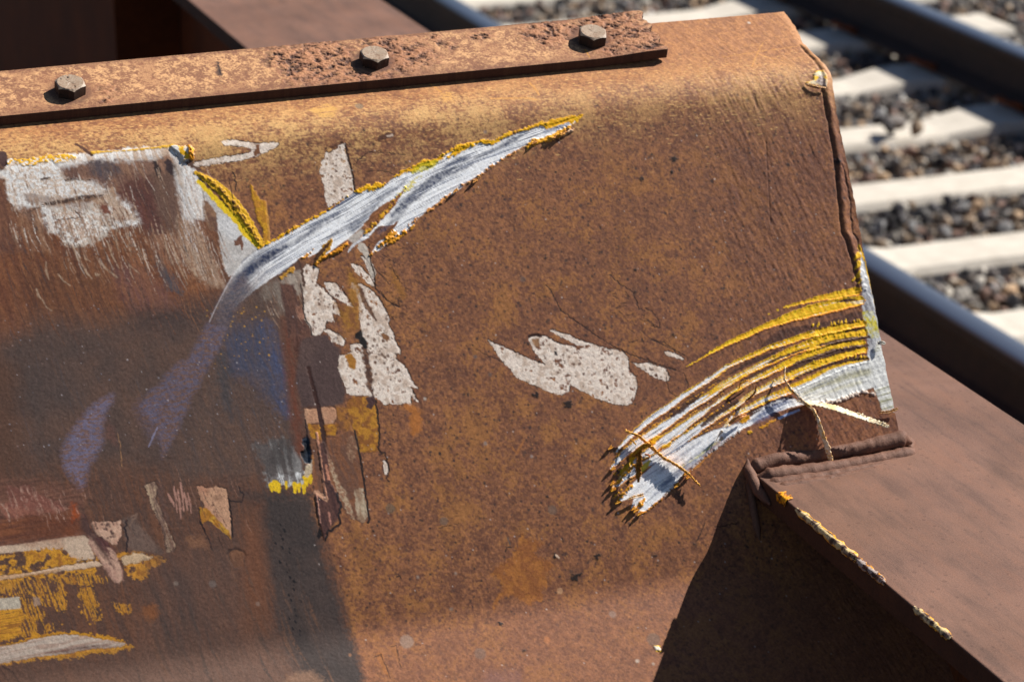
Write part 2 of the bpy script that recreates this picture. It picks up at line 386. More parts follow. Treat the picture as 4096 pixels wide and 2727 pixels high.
# reddish bars right of it
soft('D', [(1880, 400), (1990, 430), (2050, 640), (2100, 800), (2000, 900), (1930, 700)], (84, 52, 46), (112, 74, 60), f=5, op=.95)
soft('D', [(1890, 620), (1960, 700), (2000, 1100), (2060, 1560), (1980, 1560), (1930, 1000)], (118, 62, 40), (92, 60, 48), f=7, op=.85)
soft('D', [(1960, 620), (2010, 760), (2060, 940), (2110, 1180), (2160, 1420), (2110, 1420), (2060, 1200), (2010, 960)], (78, 46, 36), f=4, op=.8)
# dark brown block
SH.poly('D', [(2030, 760), (2100, 742), (2200, 740), (2240, 790), (2290, 830), (2300, 1000), (2330, 1120), (2310, 1200), (2230, 1222), (2120, 1226), (2030, 1222), (1990, 1050), (2010, 880)], (84, 64, 60), (92, 70, 64), f=3, jag=1.4, tex='n20', ro=.55)

# bottom-left: bands
soft('G', [(-60, 200), (560, 240), (560, 700), (-60, 700)], (98, 64, 52), (136, 92, 74), f=10, op=.7, tex='hs', jag=6)
soft('G', [(-60, 480), (480, 400), (560, 560), (-60, 640)], (100, 58, 42), (130, 76, 46), f=6, op=.85, tex='hs')
soft('G', [(-20, 380), (240, 300), (460, 400), (420, 430), (60, 470)], (188, 150, 128), (150, 96, 78), f=3, jag=3, tex='vs', op=.9, c2t=(.35, .5))
soft('G', [(40, 240), (220, 260), (320, 330), (460, 370), (440, 420), (250, 420), (60, 400)], (170, 126, 108), (120, 72, 62), f=3, jag=4, tex='vs', op=.6, c2t=(.35, .5))
SH.poly('G', [(-60, 665), (120, 640), (300, 615), (470, 590), (560, 580), (600, 600), (640, 740), (500, 755), (440, 680), (300, 680), (120, 690), (-60, 712)], (204, 176, 150), (186, 150, 124), f=1, jag=1, tex='n20', ro=.5)
soft('G', [(150, 430), (450, 420), (540, 500), (540, 580), (380, 590), (150, 620)], (118, 64, 38), (100, 60, 44), f=7, op=.7, tex='n20')
soft('G', [(470, 360), (520, 380), (530, 470), (490, 480)], (160, 70, 20), f=5, op=.8)
# yellow bands
def yel(c, pts, op=1, tex='vs', br=.47, jag=2, c1=(208, 146, 46), c2=(160, 104, 44)): SH.poly(c, pts, c1, c2, f=.8, jag=jag*2.2, op=op, tex=tex, br=br, c2t=(.5, .75), ro=.5)
yel('G', [(-60, 715), (430, 670), (480, 740), (640, 740), (650, 830), (300, 860), (-60, 900)], br=.42, tex='n4')
yel('G', [(-60, 860), (400, 860), (620, 820), (720, 860), (700, 900), (420, 920), (420, 970), (-60, 980)], br=.53, tex='ht', c1=(206, 146, 52))
yel('G', [(-60, 985), (440, 955), (450, 1080), (300, 1060), (290, 1160), (420, 1180), (400, 1220), (-60, 1310)], br=.50, tex='ht')
yel('G', [(0, 1080), (135, 1070), (140, 1260), (-60, 1300)], br=.3, tex='hs')
yel('G', [(520, 920), (600, 930), (640, 1000), (680, 1140), (600, 1170), (540, 1080)], br=.52, tex='ht')
yel('G', [(540, 840), (660, 850), (640, 900), (540, 900)], br=.5, tex='ht')
yel('G', [(740, 1040), (870, 1050), (860, 1110), (750, 1080)], br=.52, tex='ht')
yel('G', [(640, 680), (820, 700), (930, 680), (990, 690), (1100, 730), (1110, 760), (1080, 785), (1010, 790), (1010, 840), (960, 890), (860, 860), (830, 740), (640, 760)], br=.4, tex='n4', c1=(206, 142, 52))
SH.poly('G', [(820, 730), (900, 700), (960, 705), (1030, 720), (1000, 745), (900, 770), (830, 780)], (204, 172, 136), f=.8, jag=2, rim=((60, 40, 34), .6, .5))
SH.poly('G', [(-60, 860), (200, 830), (400, 790), (640, 750), (700, 780), (600, 800), (400, 825), (200, 850), (-60, 890)], (196, 154, 116), (212, 180, 150), f=1, jag=1.2, tex='hs', rim=((56, 36, 30), .6, .6))
SH.poly('G', [(-60, 1005), (130, 995), (138, 1070), (-60, 1085)], (186, 170, 150), (196, 182, 160), f=.8, jag=.6, tex='vs')
SH.poly('G', [(230, 1000), (270, 995), (275, 1040), (235, 1060)], (170, 140, 120), f=1.5, jag=2, op=.8)
# long pale wedge at bottom left
yel('G', [(-60, 1330), (120, 1290), (240, 1240), (440, 1220), (560, 1235), (700, 1255), (860, 1290), (915, 1330), (880, 1350), (600, 1390), (400, 1415), (200, 1420), (20, 1455), (-60, 1460)], br=.2, tex='n4', c1=(204, 142, 42), c2=(178, 116, 40), jag=1.6)
SH.poly('G', [(-60, 1340), (150, 1300), (300, 1262), (450, 1245), (600, 1262), (760, 1292), (880, 1305), (800, 1330), (600, 1345), (420, 1378), (200, 1405), (20, 1440), (-60, 1450)], (198, 178, 160), (178, 150, 132), f=.9, jag=1.2, tex='hs', rim=((66, 44, 34), .6, .5), ro=.5)
SH.poly('G', [(300, 1370), (480, 1335), (640, 1315), (740, 1318), (600, 1338), (420, 1366)], (92, 62, 56), (120, 84, 72), f=3, jag=1.2, tex='hs', op=.95)
SH.wob('G', [(20, 1460), (80, 1500), (150, 1590)], 1.6, (38, 24, 24), amp=1.2)
SH.wob('G', [(-20, 1450), (60, 1560)], 1.0, (52, 32, 30), amp=1.2)
# V-shaped pale wedge and neighbours
SH.poly('G', [(605, 500), (700, 480), (760, 490), (815, 475), (815, 590), (790, 640), (750, 645), (700, 600), (660, 580)], (190, 146, 122), (204, 164, 138), f=.8, jag=1.6, tex='n4', rim=((50, 30, 30), .6, .6))
specks(SH, 26, .8, 2.0, lin((70, 44, 44)), .9, tuple(sorted((pl('G', [(640, 500)])[0][0], pl('G', [(790, 600)])[0][0]))), (pl('G', [(700, 490)])[0][1], pl('G', [(700, 620)])[0][1]))
SH.poly('G', [(600, 540), (700, 640), (760, 700), (820, 800), (835, 880), (800, 905), (760, 880), (700, 800), (660, 730), (600, 640)], (176, 132, 114), (198, 158, 134), f=1.6, jag=1.4, tex='vs', rim=((60, 38, 34), .6, .5))
SH.poly('G', [(560, 400), (640, 560), (700, 650), (770, 800), (740, 780), (640, 640), (540, 520)], (82, 56, 50), f=3, jag=1.5, op=.95)
SH.poly('G', [(640, 590), (720, 620), (780, 680), (790, 760), (740, 740), (690, 670)], (88, 52, 50), f=2, jag=2, op=.9)
SH.poly('G', [(720, 660), (760, 670), (800, 740), (780, 760), (740, 720)], (190, 150, 128), f=1, jag=1.5, op=.9)
soft('G', [(820, 470), (900, 450), (980, 560), (1110, 700), (1000, 700), (860, 680)], (102, 82, 72), (116, 92, 80), f=3, jag=2, tex='n20')
SH.wob('G', [(850, 480), (840, 540), (860, 600), (850, 690)], 1.6, (46, 34, 36), amp=1.6)
SH.wob('G', [(880, 460), (920, 440), (870, 520)], 1.2, (128, 100, 84), amp=1)
SH.poly('G', [(975, 250), (1040, 215), (1060, 250), (1050, 330), (1100, 470), (1150, 560), (1180, 640), (1175, 685), (1120, 690), (1100, 590), (1080, 520), (1040, 420), (1000, 320)], (186, 156, 126), (122, 94, 80), f=.9, jag=2, tex='vs', rim=((40, 26, 26), .8, .8))
SH.poly('G', [(1040, 240), (1100, 230), (1110, 400), (1160, 520), (1100, 470)], (96, 72, 64), f=4, jag=2, op=.8)
for xx, yy, ln in [(1170, 250, 180), (1195, 270, 200), (1215, 230, 190), (1240, 290, 130), (1265, 300, 130), (1150, 330, 60), (1130, 300, 60)]:
    SH.line('G', [(xx, yy), (xx+14, yy+ln*.5), (xx+22, yy+ln)], [1.5, 2.2, .8], (182, 134, 116), op=.85, jag=.8)
SH.poly('G', [(1330, 250), (1400, 260), (1460, 250), (1520, 270), (1540, 360), (1555, 440), (1560, 560), (1550, 600), (1480, 540), (1440, 490), (1400, 450), (1380, 380), (1350, 330)], (196, 150, 118), (180, 128, 100), f=.8, jag=1.3, tex='n20', rim=((44, 28, 26), .8, .8))
SH.poly('G', [(1335, 390), (1390, 400), (1430, 440), (1480, 490), (1545, 560), (1555, 605), (1500, 560), (1430, 500), (1400, 480), (1360, 500)], (196, 146, 52), (170, 112, 40), f=.8, jag=1.2, tex='n4')
SH.line('G', [(1450, 330), (1480, 330)], [5, 5], (150, 112, 88), op=.7, f=2)
SH.wob('G', [(1335, 400), (1350, 500), (1400, 600), (1430, 680)], 1.4, (36, 24, 26), amp=1.2)
SH.wob('G', [(1540, 330), (1555, 450), (1565, 590)], 1.5, (36, 24, 26), amp=1.2)
SH.wob('G', [(1470, 590), (1500, 670)], 1.0, (44, 30, 28), amp=.8)
SH.wob('G', [(1600, 250), (1640, 310), (1620, 360), (1560, 350)], 1.2, (36, 26, 28), amp=1.5)
soft('G', [(1250, 590), (1380, 590), (1400, 670), (1280, 660)], (140, 96, 68), f=4, op=.8)
SH.poly('G', [(1540, 680), (1590, 672), (1640, 690), (1650, 730), (1630, 780), (1580, 795), (1550, 750)], (140, 92, 60), f=1, jag=1, tex='n4', rim=((26, 18, 18), 1.1, 1))
SH.wob('G', [(1530, 700), (1560, 675), (1610, 670), (1650, 700), (1640, 750)], 1.8, (22, 15, 15), amp=.8)
# dark grey column running down
soft('G', [(1640, 300), (2080, 300), (2130, 560), (2190, 760), (2260, 950), (2300, 1150), (2380, 1300), (2480, 1700), (2080, 1700), (1900, 1300), (1780, 700)], (64, 55, 52), (76, 63, 58), f=9, op=.95, tex='n20', jag=6)
soft('G', [(1060, 700), (1700, 640), (1800, 1100), (1900, 1300), (1950, 1650), (900, 1650), (950, 1100)], (88, 68, 60), (108, 78, 64), f=30, op=.65, tex='vb')
soft('G', [(1660, 350), (1760, 360), (1790, 800), (1800, 1240), (1640, 1240), (1620, 700)], (132, 80, 50), (112, 72, 50), f=14, op=.55, tex='vb')
soft('G', [(960, 1060), (1040, 1050), (1070, 1110), (1010, 1160), (960, 1120)], (140, 84, 46), f=5, op=.7)
soft('G', [(-60, 1470), (900, 1360), (1900, 1300), (2100, 1650), (-60, 1650)], (112, 84, 70), f=22, op=.6)
soft('G', [(1900, 1560), (2000, 1500), (2120, 1500), (2200, 1580), (2200, 1700), (1850, 1700)], (140, 106, 84), f=5, op=.8)
for k in range(26):
    q = (1890+rng.normal(0, 22)+k*4.5, 500+k*30+rng.normal(0, 12)); SH.line('G', [q, (q[0]+6, q[1]+10)], rng.uniform(.8, 2.0), (28, 24, 26), jag=.8)
# small whitish scrape with yellow teeth at the bottom of the dark field
soft('G', [(1700, -40), (1900, -80), (2030, 60), (2050, 230), (1810, 240), (1760, 100)], (150, 146, 142), (90, 84, 82), f=5, jag=4, tex='vs', op=.85, c2t=(.38, .58))
SH.poly('G', [(1808, 215), (1860, 170), (1960, 180), (2050, 130), (2060, 240), (2040, 270), (1960, 250), (1900, 240), (1830, 260)], (214, 212, 208), (120, 112, 108), f=1, jag=3, tex='vs', c2t=(.4, .55))
for xx, yy, ww in [(1826, 262, 4), (1850, 250, 5), (1875, 262, 4), (1985, 262, 5), (2010, 262, 4), (2045, 272, 4), (2060, 215, 6), (2085, 205, 5), (1925, 245, 3)]:
    SH.line('G', [(xx, yy-22), (xx+2, yy+24)], [ww, ww*.6], (234, 190, 30), jag=1)
SH.poly('G', [(2030, -40), (2060, 10), (2020, 20), (2040, 100), (2090, 100), (2080, 0), (2070, -60)], (26, 22, 26), f=.8, jag=1.2, dh=-.6)
SH.poly('G', [(2060, 110), (2100, 60), (2105, 140), (2070, 190), (2048, 180)], (206, 186, 160), f=.8, jag=1)
soft('D', [(1850, 1440), (1960, 1420), (2000, 1620), (1800, 1620)], (70, 64, 62), f=8, op=.7)

# ---- white scraped patch (upper left)
WH = ((240, 235, 228), (206, 180, 158))
SH.poly('A', [(-60, 1150), (40, 1150), (45, 1090), (75, 1070), (110, 1090), (330, 1045), (365, 1065), (400, 1035), (620, 1040), (700, 1020), (900, 1000), (1130, 985), (1240, 1000), (1300, 1010), (1290, 1075), (1230, 1090), (1300, 1130), (1330, 1200), (1440, 1330), (1560, 1450), (1680, 1600), (1800, 1690), (1640, 1800), (1560, 1860), (1520, 1830), (1490, 1700), (1470, 1560), (1380, 1480), (1100, 1480), (700, 1560), (330, 1580), (120, 1420), (60, 1360), (30, 1200), (-60, 1210)], *WH, f=2, jag=2.2, tex='vs', ro=.5, c2t=(.45, .75))
soft('A', [(400, 1130), (640, 1070), (860, 1080), (1080, 1040), (1130, 1010), (1190, 1130), (1200, 1240), (1250, 1400), (1400, 1568), (1450, 1750), (1100, 1800), (900, 1400), (760, 1300), (620, 1230), (420, 1230)], (104, 66, 52), (150, 108, 82), f=8, jag=4, tex='vs', op=.96)
soft('A', [(600, 1080), (760, 1080), (800, 1160), (700, 1220), (600, 1160)], (84, 78, 84), (104, 84, 74), f=5, op=.8)
soft('A', [(1000, 1160), (1180, 1160), (1210, 1400), (1260, 1568), (1000, 1568), (900, 1300)], (118, 88, 70), (88, 66, 60), f=6, op=.8)
soft('A', [(880, 1180), (1010, 1200), (1100, 1568), (980, 1568), (900, 1400), (780, 1300)], (104, 60, 52), (84, 50, 46), f=7, op=.85)
SH.poly('A', [(1025, 1085), (1055, 1080), (1085, 1140), (1080, 1200), (1050, 1180), (1030, 1130)], (56, 42, 40), f=1.5, jag=1.5)
SH.poly('A', [(1105, 1090), (1130, 1070), (1160, 1100), (1230, 1130), (1230, 1150), (1190, 1190), (1150, 1180), (1115, 1140)], (64, 48, 48), f=1.5, jag=1.5)
SH.poly('A', [(275, 1205), (360, 1190), (385, 1205), (360, 1220), (290, 1222)], (74, 58, 52), f=1.5, jag=1.2)
SH.poly('A', [(440, 1210), (500, 1200), (560, 1210), (500, 1228), (450, 1225)], (76, 58, 50), f=1.5, jag=1.2)
SH.poly('A', [(275, 1375), (420, 1340), (560, 1325), (700, 1320), (700, 1340), (560, 1358), (420, 1372), (280, 1388)], (72, 56, 50), f=1.5, jag=1.6)
soft('A', [(120, 1380), (280, 1390), (330, 1568), (380, 1700), (200, 1700), (120, 1560)], (112, 70, 48), (156, 116, 88), f=5, jag=4, tex='vs', op=.95)
soft('A', [(-60, 1200), (30, 1220), (60, 1380), (130, 1500), (180, 1700), (-60, 1700)], (98, 62, 50), (132, 88, 64), f=4, jag=3, tex='vs')
soft('A', [(150, 1290), (420, 1280), (520, 1310), (700, 1280), (740, 1340), (620, 1370), (620, 1420), (480, 1400), (330, 1410), (160, 1360)], (168, 134, 108), (118, 84, 66), f=4, jag=4, tex='n4', op=.7)
SH.poly('A', [(340, 1410), (480, 1400), (560, 1450), (620, 1380), (700, 1350), (760, 1500), (730, 1600), (560, 1660), (420, 1640), (390, 1500)], (206, 192, 176), (170, 136, 112), f=3, jag=3, tex='vs', c2t=(.5, .7))
SH.poly('A', [(640, 1360), (760, 1260), (790, 1340), (930, 1480), (760, 1500), (740, 1400), (680, 1400)], (190, 158, 130), (150, 110, 84), f=4, jag=3, tex='vs', op=.9)
SH.poly('A', [(680, 1380), (720, 1370), (740, 1430), (700, 1450), (680, 1420)], (124, 74, 58), f=3, jag=3)
SH.wob('A', [(480, 1420), (550, 1465), (380, 1480)], .9, (70, 50, 44), amp=1.2)
soft('A', [(1190, 1000), (1225, 1080), (1240, 1200), (1290, 1400), (1330, 1568), (1240, 1568), (1200, 1300), (1170, 1150)], (222, 218, 214), (190, 170, 152), f=3, jag=3, tex='vs', op=.85)
soft('A', [(1370, 1350), (1440, 1360), (1470, 1440), (1480, 1560), (1400, 1540), (1370, 1450)], (150, 112, 84), (110, 78, 64), f=3, jag=3, tex='n4')
SH.poly('A', [(1320, 1180), (1440, 1320), (1560, 1450), (1690, 1600), (1790, 1690), (1640, 1820), (1540, 1860), (1500, 1740), (1470, 1560), (1460, 1440), (1380, 1330)], (218, 214, 210), (198, 190, 182), f=1.2, jag=1, tex='n20', ro=.5)
SH.poly('R', [(110, 330), (150, 280), (190, 260), (205, 380), (190, 430), (170, 370), (120, 385)], (120, 80, 62), f=.8, jag=1.5)
soft('D', [(1200, -60), (1330, 0), (1480, 330), (1520, 420), (1400, 420), (1280, 300), (1200, 150)], (150, 112, 84), (186, 160, 138), f=5, jag=4, tex='vs', op=.9)
# drips of pale paint
for p, q, ww in [((470, 100), (600, 340), 3), ((520, 110), (560, 290), 2), ((560, 200), (610, 245), 3), ((560, 270), (620, 360), 2.5), ((640, 320), (670, 335), 4),
                 ((640, 210), (790, 355), 3), ((720, 100), (800, 290), 2), ((830, 210), (935, 325), 2), ((245, 430), (290, 510), 3), ((290, 510), (350, 580), 1.5), ((310, 250), (330, 370), 2.5), ((390, 330), (480, 410), 1.5),
                 ((1080, 0), (1200, 350), 2), ((1140, 60), (1260, 400), 2), ((1210, 100), (1330, 360), 2.5), ((860, 0), (880, 180), 2), ((780, 0), (800, 190), 2)]:
    mid = ((p[0]+q[0])/2-8, (p[1]+q[1])/2+6)
    SH.line('D', [p, mid, q], [.5, ww*.8, .6], (188, 160, 132), op=.75, jag=.9, f=1)
SH.poly('A', [(42, 1095), (75, 1075), (120, 1100), (330, 1055), (365, 1150), (400, 1130), (430, 1200), (620, 1230), (690, 1290), (560, 1318), (380, 1330), (180, 1300), (90, 1330), (60, 1350), (35, 1200)], (244, 238, 231), (214, 190, 168), f=2.5, jag=2.4, tex='n1', op=.88, ro=.5)
SH.poly('A', [(350, 1430), (480, 1420), (560, 1450), (640, 1400), (700, 1480), (740, 1560), (620, 1600), (500, 1640), (410, 1620), (390, 1500)], (244, 236, 226), (206, 174, 150), f=2.5, jag=2.4, tex='n1', op=.85)
SH.poly('A', [(380, 1060), (620, 1050), (900, 1010), (1130, 990), (1200, 1010), (1120, 1045), (1050, 1080), (860, 1075), (760, 1050), (560, 1085), (420, 1110)], (240, 232, 224), (200, 172, 148), f=1.5, jag=2, tex='vs', op=.8)
for x_, y_, L_, w_ in [(275, 1205, 60, 2.4), (440, 1212, 60, 2.4), (280, 1380, 210, 3.2), (420, 1352, 270, 3.4), (590, 1212, 20, 2)]: SH.line('A', [(x_, y_), (x_+L_*.5, y_-L_*.09), (x_+L_, y_-L_*.14)], [w_*.5, w_, w_*.6], (70, 52, 46), jag=1.3, op=.9)
SH.wob('A', [(170, 1440), (230, 1410), (300, 1385)], 1.2, (92, 70, 60), amp=1.2, op=.8); SH.wob('A', [(500, 1420), (550, 1465), (380, 1482)], 1.0, (84, 60, 50), amp=1.0)
def streaks(c, box_, n, cols, lw=(.35, 1.3), ln=(8, 40), op=(.3, .85), bend=.12):
    for _ in range(n):
        q = pl(c, [(rng.uniform(box_[0], box_[2]), rng.uniform(box_[1], box_[3]))])[0]; L_ = rng.uniform(*ln); b = rng.normal(bend, .05)
        p2 = q+np.array([b*L_*.5+rng.normal(0, .3), L_*.5]); p3 = q+np.array([(b+.10)*L_+rng.normal(0, .5), L_])
        SH.line(None, [q, p2, p3], [.3, rng.uniform(*lw), .25], cols[rng.integers(len(cols))], raw=True, op=rng.uniform(*op), jag=.5, f=.7, br=.36)
PALE = [(222, 204, 186), (198, 168, 142), (176, 136, 106)]; DARK = [(84, 56, 46), (104, 66, 50), (70, 58, 56), (120, 74, 48)]
streaks('A', (40, 1380, 1000, 1700), 260, DARK, ln=(8, 34)); streaks('A', (60, 1150, 900, 1560), 200, PALE+[(232, 220, 206)], ln=(5, 22)); streaks('A', (60, 1120, 760, 1500), 130, [(104, 70, 52), (132, 88, 64), (150, 110, 84)], ln=(3, 14), lw=(.3, 1.0))
streaks('D', (-20, 0, 1400, 520), 240, DARK+[(140, 84, 50), (150, 100, 66)], ln=(12, 46)); streaks('D', (380, 0, 1400, 260), 90, PALE, ln=(8, 34), op=(.25, .7))
streaks('A', (700, 1050, 1400, 1560), 120, PALE+DARK, ln=(8, 34)); streaks('A', (1190, 1150, 1340, 1560), 60, [(236, 230, 224), (190, 160, 140)], ln=(8, 30))
streaks('D', (1180, 0, 1500, 330), 90, PALE+DARK, ln=(8, 30)); streaks('R', (440, 760, 900, 1100), 80, PALE+DARK, ln=(6, 26), bend=.2)
streaks('G', (0, 250, 560, 470), 90, [(190, 150, 130), (110, 68, 56), (150, 110, 92)], ln=(3, 12)); streaks('G', (560, 100, 1700, 500), 120, DARK+[(150, 110, 90)], ln=(6, 26))
streaks('D', (0, 500, 1900, 1500), 200, [(66, 56, 54), (100, 78, 68), (112, 80, 62), (78, 74, 78)], ln=(14, 50), op=(.2, .5)); streaks('G', (900, 650, 2300, 1500), 120, [(92, 70, 58), (120, 84, 62), (66, 58, 54)], ln=(14, 60), op=(.15, .45), lw=(1, 4))
# yellow rim of the patch
SH.line('A', [(50, 1100), (75, 1078), (120, 1095), (200, 1095), (330, 1060), (365, 1070), (450, 1060), (500, 1062)], [2, 4, 7, 5, 7, 8, 3], (234, 176, 40), jag=2.6, dh=.4, br=.4)
SH.line('A', [(620, 1030), (720, 1022), (850, 1015), (1000, 1000), (1130, 985), (1160, 980)], [2.5, 1.5, 1.2, 2, 1.5, 4], (222, 170, 50), jag=1.0, dh=.3)
SH.poly('A', [(1140, 980), (1200, 985), (1240, 995), (1290, 980), (1305, 1020), (1290, 1075), (1235, 1082), (1215, 1050), (1170, 1010)], (232, 176, 26), (214, 208, 200), f=.8, jag=2.2, tex='n4', dh=1.4, c2t=(.48, .54))
SH.line('A', [(1270, 985), (1285, 1060)], [3, 5], (216, 140, 16), jag=.8, dh=1.5)
SH.line('A', [(-30, 1035), (15, 1040), (25, 1100)], [6, 8, 6], (70, 44, 40), jag=1)
SH.line('A', [(510, 970), (560, 1000), (620, 1050)], [2.5, 3, 2], (88, 54, 40), jag=.8)
# yellow arc along the white triangle
SH.line('A', [(1318, 1165), (1400, 1210), (1480, 1270), (1560, 1360), (1640, 1460), (1690, 1540), (1760, 1640)], [3, 8, 10, 12, 11, 9, 5], (224, 170, 28), jag=1.4, dh=.35)
SH.line('A', [(1335, 1220), (1420, 1310), (1500, 1390), (1590, 1480), (1650, 1568), (1740, 1660)], [4, 5, 6, 6, 6, 4], (244, 202, 30), jag=1.4, f=1)
SH.line('A', [(1330, 1170), (1450, 1240), (1540, 1330), (1620, 1440), (1690, 1540), (1750, 1650)], [1, 3.5, 4, 4.5, 4, 2], (132, 90, 22), jag=1.6, br=.5, dh=.5)
SH.poly('A', [(1685, 1235), (1710, 1280), (1750, 1340), (1790, 1350), (1800, 1450), (1812, 1568), (1815, 1650), (1775, 1650), (1765, 1540), (1730, 1480), (1720, 1400), (1690, 1330)], (206, 148, 30), (190, 128, 34), f=.8, jag=1.2, tex='n4', dh=.25)
SH.line('A', [(1788, 1360), (1805, 1500), (1812, 1640)], [1, 2, 2], (188, 132, 52), jag=.4)
SH.wob('A', [(1540, 1200), (1560, 1300), (1570, 1400), (1572, 1450)], .9, (56, 36, 28), amp=.6)
SH.wob('A', [(1570, 1165), (1590, 1230), (1585, 1280)], 1.2, (52, 38, 32), amp=1.4)

# ---- old primer flakes (pale, dark torn outline)
PR = ((238, 220, 203), (206, 182, 162)); RM_ = ((46, 26, 18), .8, .9)
def flake(c, pts, op=1, n=0, **k):
    SH.poly(c, pts, *PR, f=.6, jag=1.3, op=op, tex='n4', rim=RM_, dh=-.12, ro=.6, br=.305, c2t=(.46, .70), **k)
    if n:
        a = pl(c, pts)
        for _ in range(n):
            q = a[rng.integers(len(a))]*rng.uniform(0, .5)+a[rng.integers(len(a))]*.5; q = q*1.0 if False else q
            b = a.mean(0); q = b+(a[rng.integers(len(a))]-b)*rng.uniform(0, .85)
            r = rng.uniform(.5, 1.7); w = SH.win(q[None], r+1); d = np.hypot(SH.X[w]-q[0], SH.S[w]-q[1])+SH.j[w]*1.5
            SH.blend(w, np.clip((r-d)/.6, 0, 1)*.8, lin((104, 74, 58)))
flake('A', [(1485, 950), (1560, 942), (1640, 952), (1720, 965), (1760, 965), (1840, 962), (1875, 965), (1865, 985), (1800, 1020), (1760, 1035), (1710, 1055), (1640, 1075), (1560, 1090), (1450, 1105), (1330, 1118), (1300, 1110), (1310, 1092), (1420, 1070), (1520, 1055), (1620, 1040), (1680, 1025), (1700, 1000), (1640, 988), (1560, 985), (1510, 980)])
SH.poly('A', [(1715, 970), (1750, 965), (1745, 1010), (1755, 1035), (1710, 1050), (1700, 1020), (1725, 1000)], (124, 78, 50), f=1, jag=1.4)
flake('B', [(3, 1050), (8, 1020), (30, 1035), (60, 1010), (85, 1000), (105, 962), (125, 965), (140, 1000), (158, 1080), (180, 1160), (190, 1240), (205, 1290), (150, 1330), (60, 1375), (23, 1400), (8, 1360), (-7, 1260), (-17, 1210), (-37, 1150), (-22, 1090)], n=22)
SH.wob('B', [(0, 1008), (30, 990), (60, 988), (115, 958)], 2.2, (86, 50, 32), amp=1.2, br=.42)
SH.wob('B', [(135, 965), (160, 1080), (190, 1180), (200, 1290)], 1.8, (58, 34, 26), amp=.8)
flake('E', [(180, 262), (240, 280), (270, 310), (310, 350), (335, 410), (300, 400), (250, 350), (200, 310)])
flake('E', [(235, 200), (262, 215), (290, 250), (325, 300), (320, 330), (337, 400), (318, 360), (290, 300), (270, 250)])
flake('E', [(180, 390), (230, 395), (300, 430), (360, 480), (380, 520), (420, 590), (425, 640), (415, 660), (450, 710), (470, 770), (510, 840), (510, 870), (470, 860), (480, 900), (540, 950), (570, 1000), (580, 1050), (620, 1095), (570, 1080), (600, 1140), (625, 1185), (580, 1150), (580, 1210), (540, 1190), (510, 1210), (440, 1200), (400, 1205), (340, 1160), (310, 1150), (200, 1145), (150, 1130), (130, 1070), (90, 960), (100, 880), (180, 855), (175, 805), (240, 800), (250, 740), (240, 680), (230, 600), (230, 520), (205, 440), (175, 420)], n=70)
SH.poly('E', [(215, 405), (250, 430), (290, 520), (330, 600), (345, 640), (310, 610), (260, 540), (235, 470)], (96, 66, 52), (134, 98, 74), f=1.2, jag=1.4, tex='n1')
SH.poly('E', [(375, 730), (400, 725), (435, 755), (420, 785), (390, 765)], (134, 90, 56), f=.8, jag=.8)
SH.poly('E', [(250, 820), (285, 800), (295, 880), (300, 960), (325, 1010), (325, 1150), (290, 1100), (270, 960)], (84, 56, 46), (120, 84, 62), f=1.6, jag=2, tex='n1')
SH.poly('E', [(205, 730), (240, 700), (252, 720), (250, 745), (285, 780), (280, 840), (240, 800), (225, 770), (200, 760)], (26, 18, 18), f=.7, jag=1)
SH.poly('E', [(130, 870), (180, 865), (210, 920), (200, 980), (170, 960), (150, 910)], (176, 118, 44), f=.8, jag=1.2)
flake('R', [(880, 640), (940, 600), (1000, 605), (1060, 640), (1075, 690), (1040, 800), (1120, 850), (1180, 940), (1260, 1020), (1300, 1090), (1320, 1185), (1230, 1155), (1255, 1260), (1150, 1220), (1145, 1320), (1080, 1390), (990, 1400), (960, 1290), (910, 1220), (900, 1100), (885, 950), (900, 800), (870, 700)], n=30)
flake('R', [(1130, 800), (1200, 795), (1260, 810), (1330, 880), (1400, 980), (1455, 1070), (1400, 1060), (1300, 1000), (1200, 930), (1160, 870)], n=6)
flake('R', [(1130, 1340), (1200, 1340), (1300, 1385), (1365, 1460), (1350, 1520), (1290, 1500), (1220, 1470), (1190, 1390)], n=6)
soft('R', [(640, 740), (770, 640), (880, 660), (900, 800), (890, 950), (810, 960), (760, 830), (640, 800)], (176, 160, 144), (132, 108, 92), f=3, jag=3, tex='vs', op=.9)
soft('R', [(440, 820), (620, 760), (650, 900), (680, 1150), (600, 1150), (560, 950), (440, 1000)], (150, 138, 124), (110, 92, 80), f=8, jag=3, tex='vs', op=.8)
SH.poly('R', [(625, 820), (780, 830), (830, 950), (830, 1060), (800, 1060), (820, 1200), (870, 1260), (970, 1300), (990, 1420), (720, 1430), (690, 1200), (660, 1000)], (86, 58, 50), (108, 72, 58), f=2, jag=1.6, tex='vs')
SH.poly('R', [(805, 1050), (900, 1090), (905, 1200), (860, 1230), (820, 1160)], (170, 122, 98), (110, 70, 56), f=1.2, jag=1.6, tex='vs')
SH.wob('R', [(830, 540), (880, 660), (900, 830)], 2.2, (84, 58, 46), amp=1.6)
SH.wob('R', [(860, 820), (895, 980), (900, 1140), (930, 1240), (975, 1290), (990, 1400)], 1.2, (38, 26, 26), amp=.9)
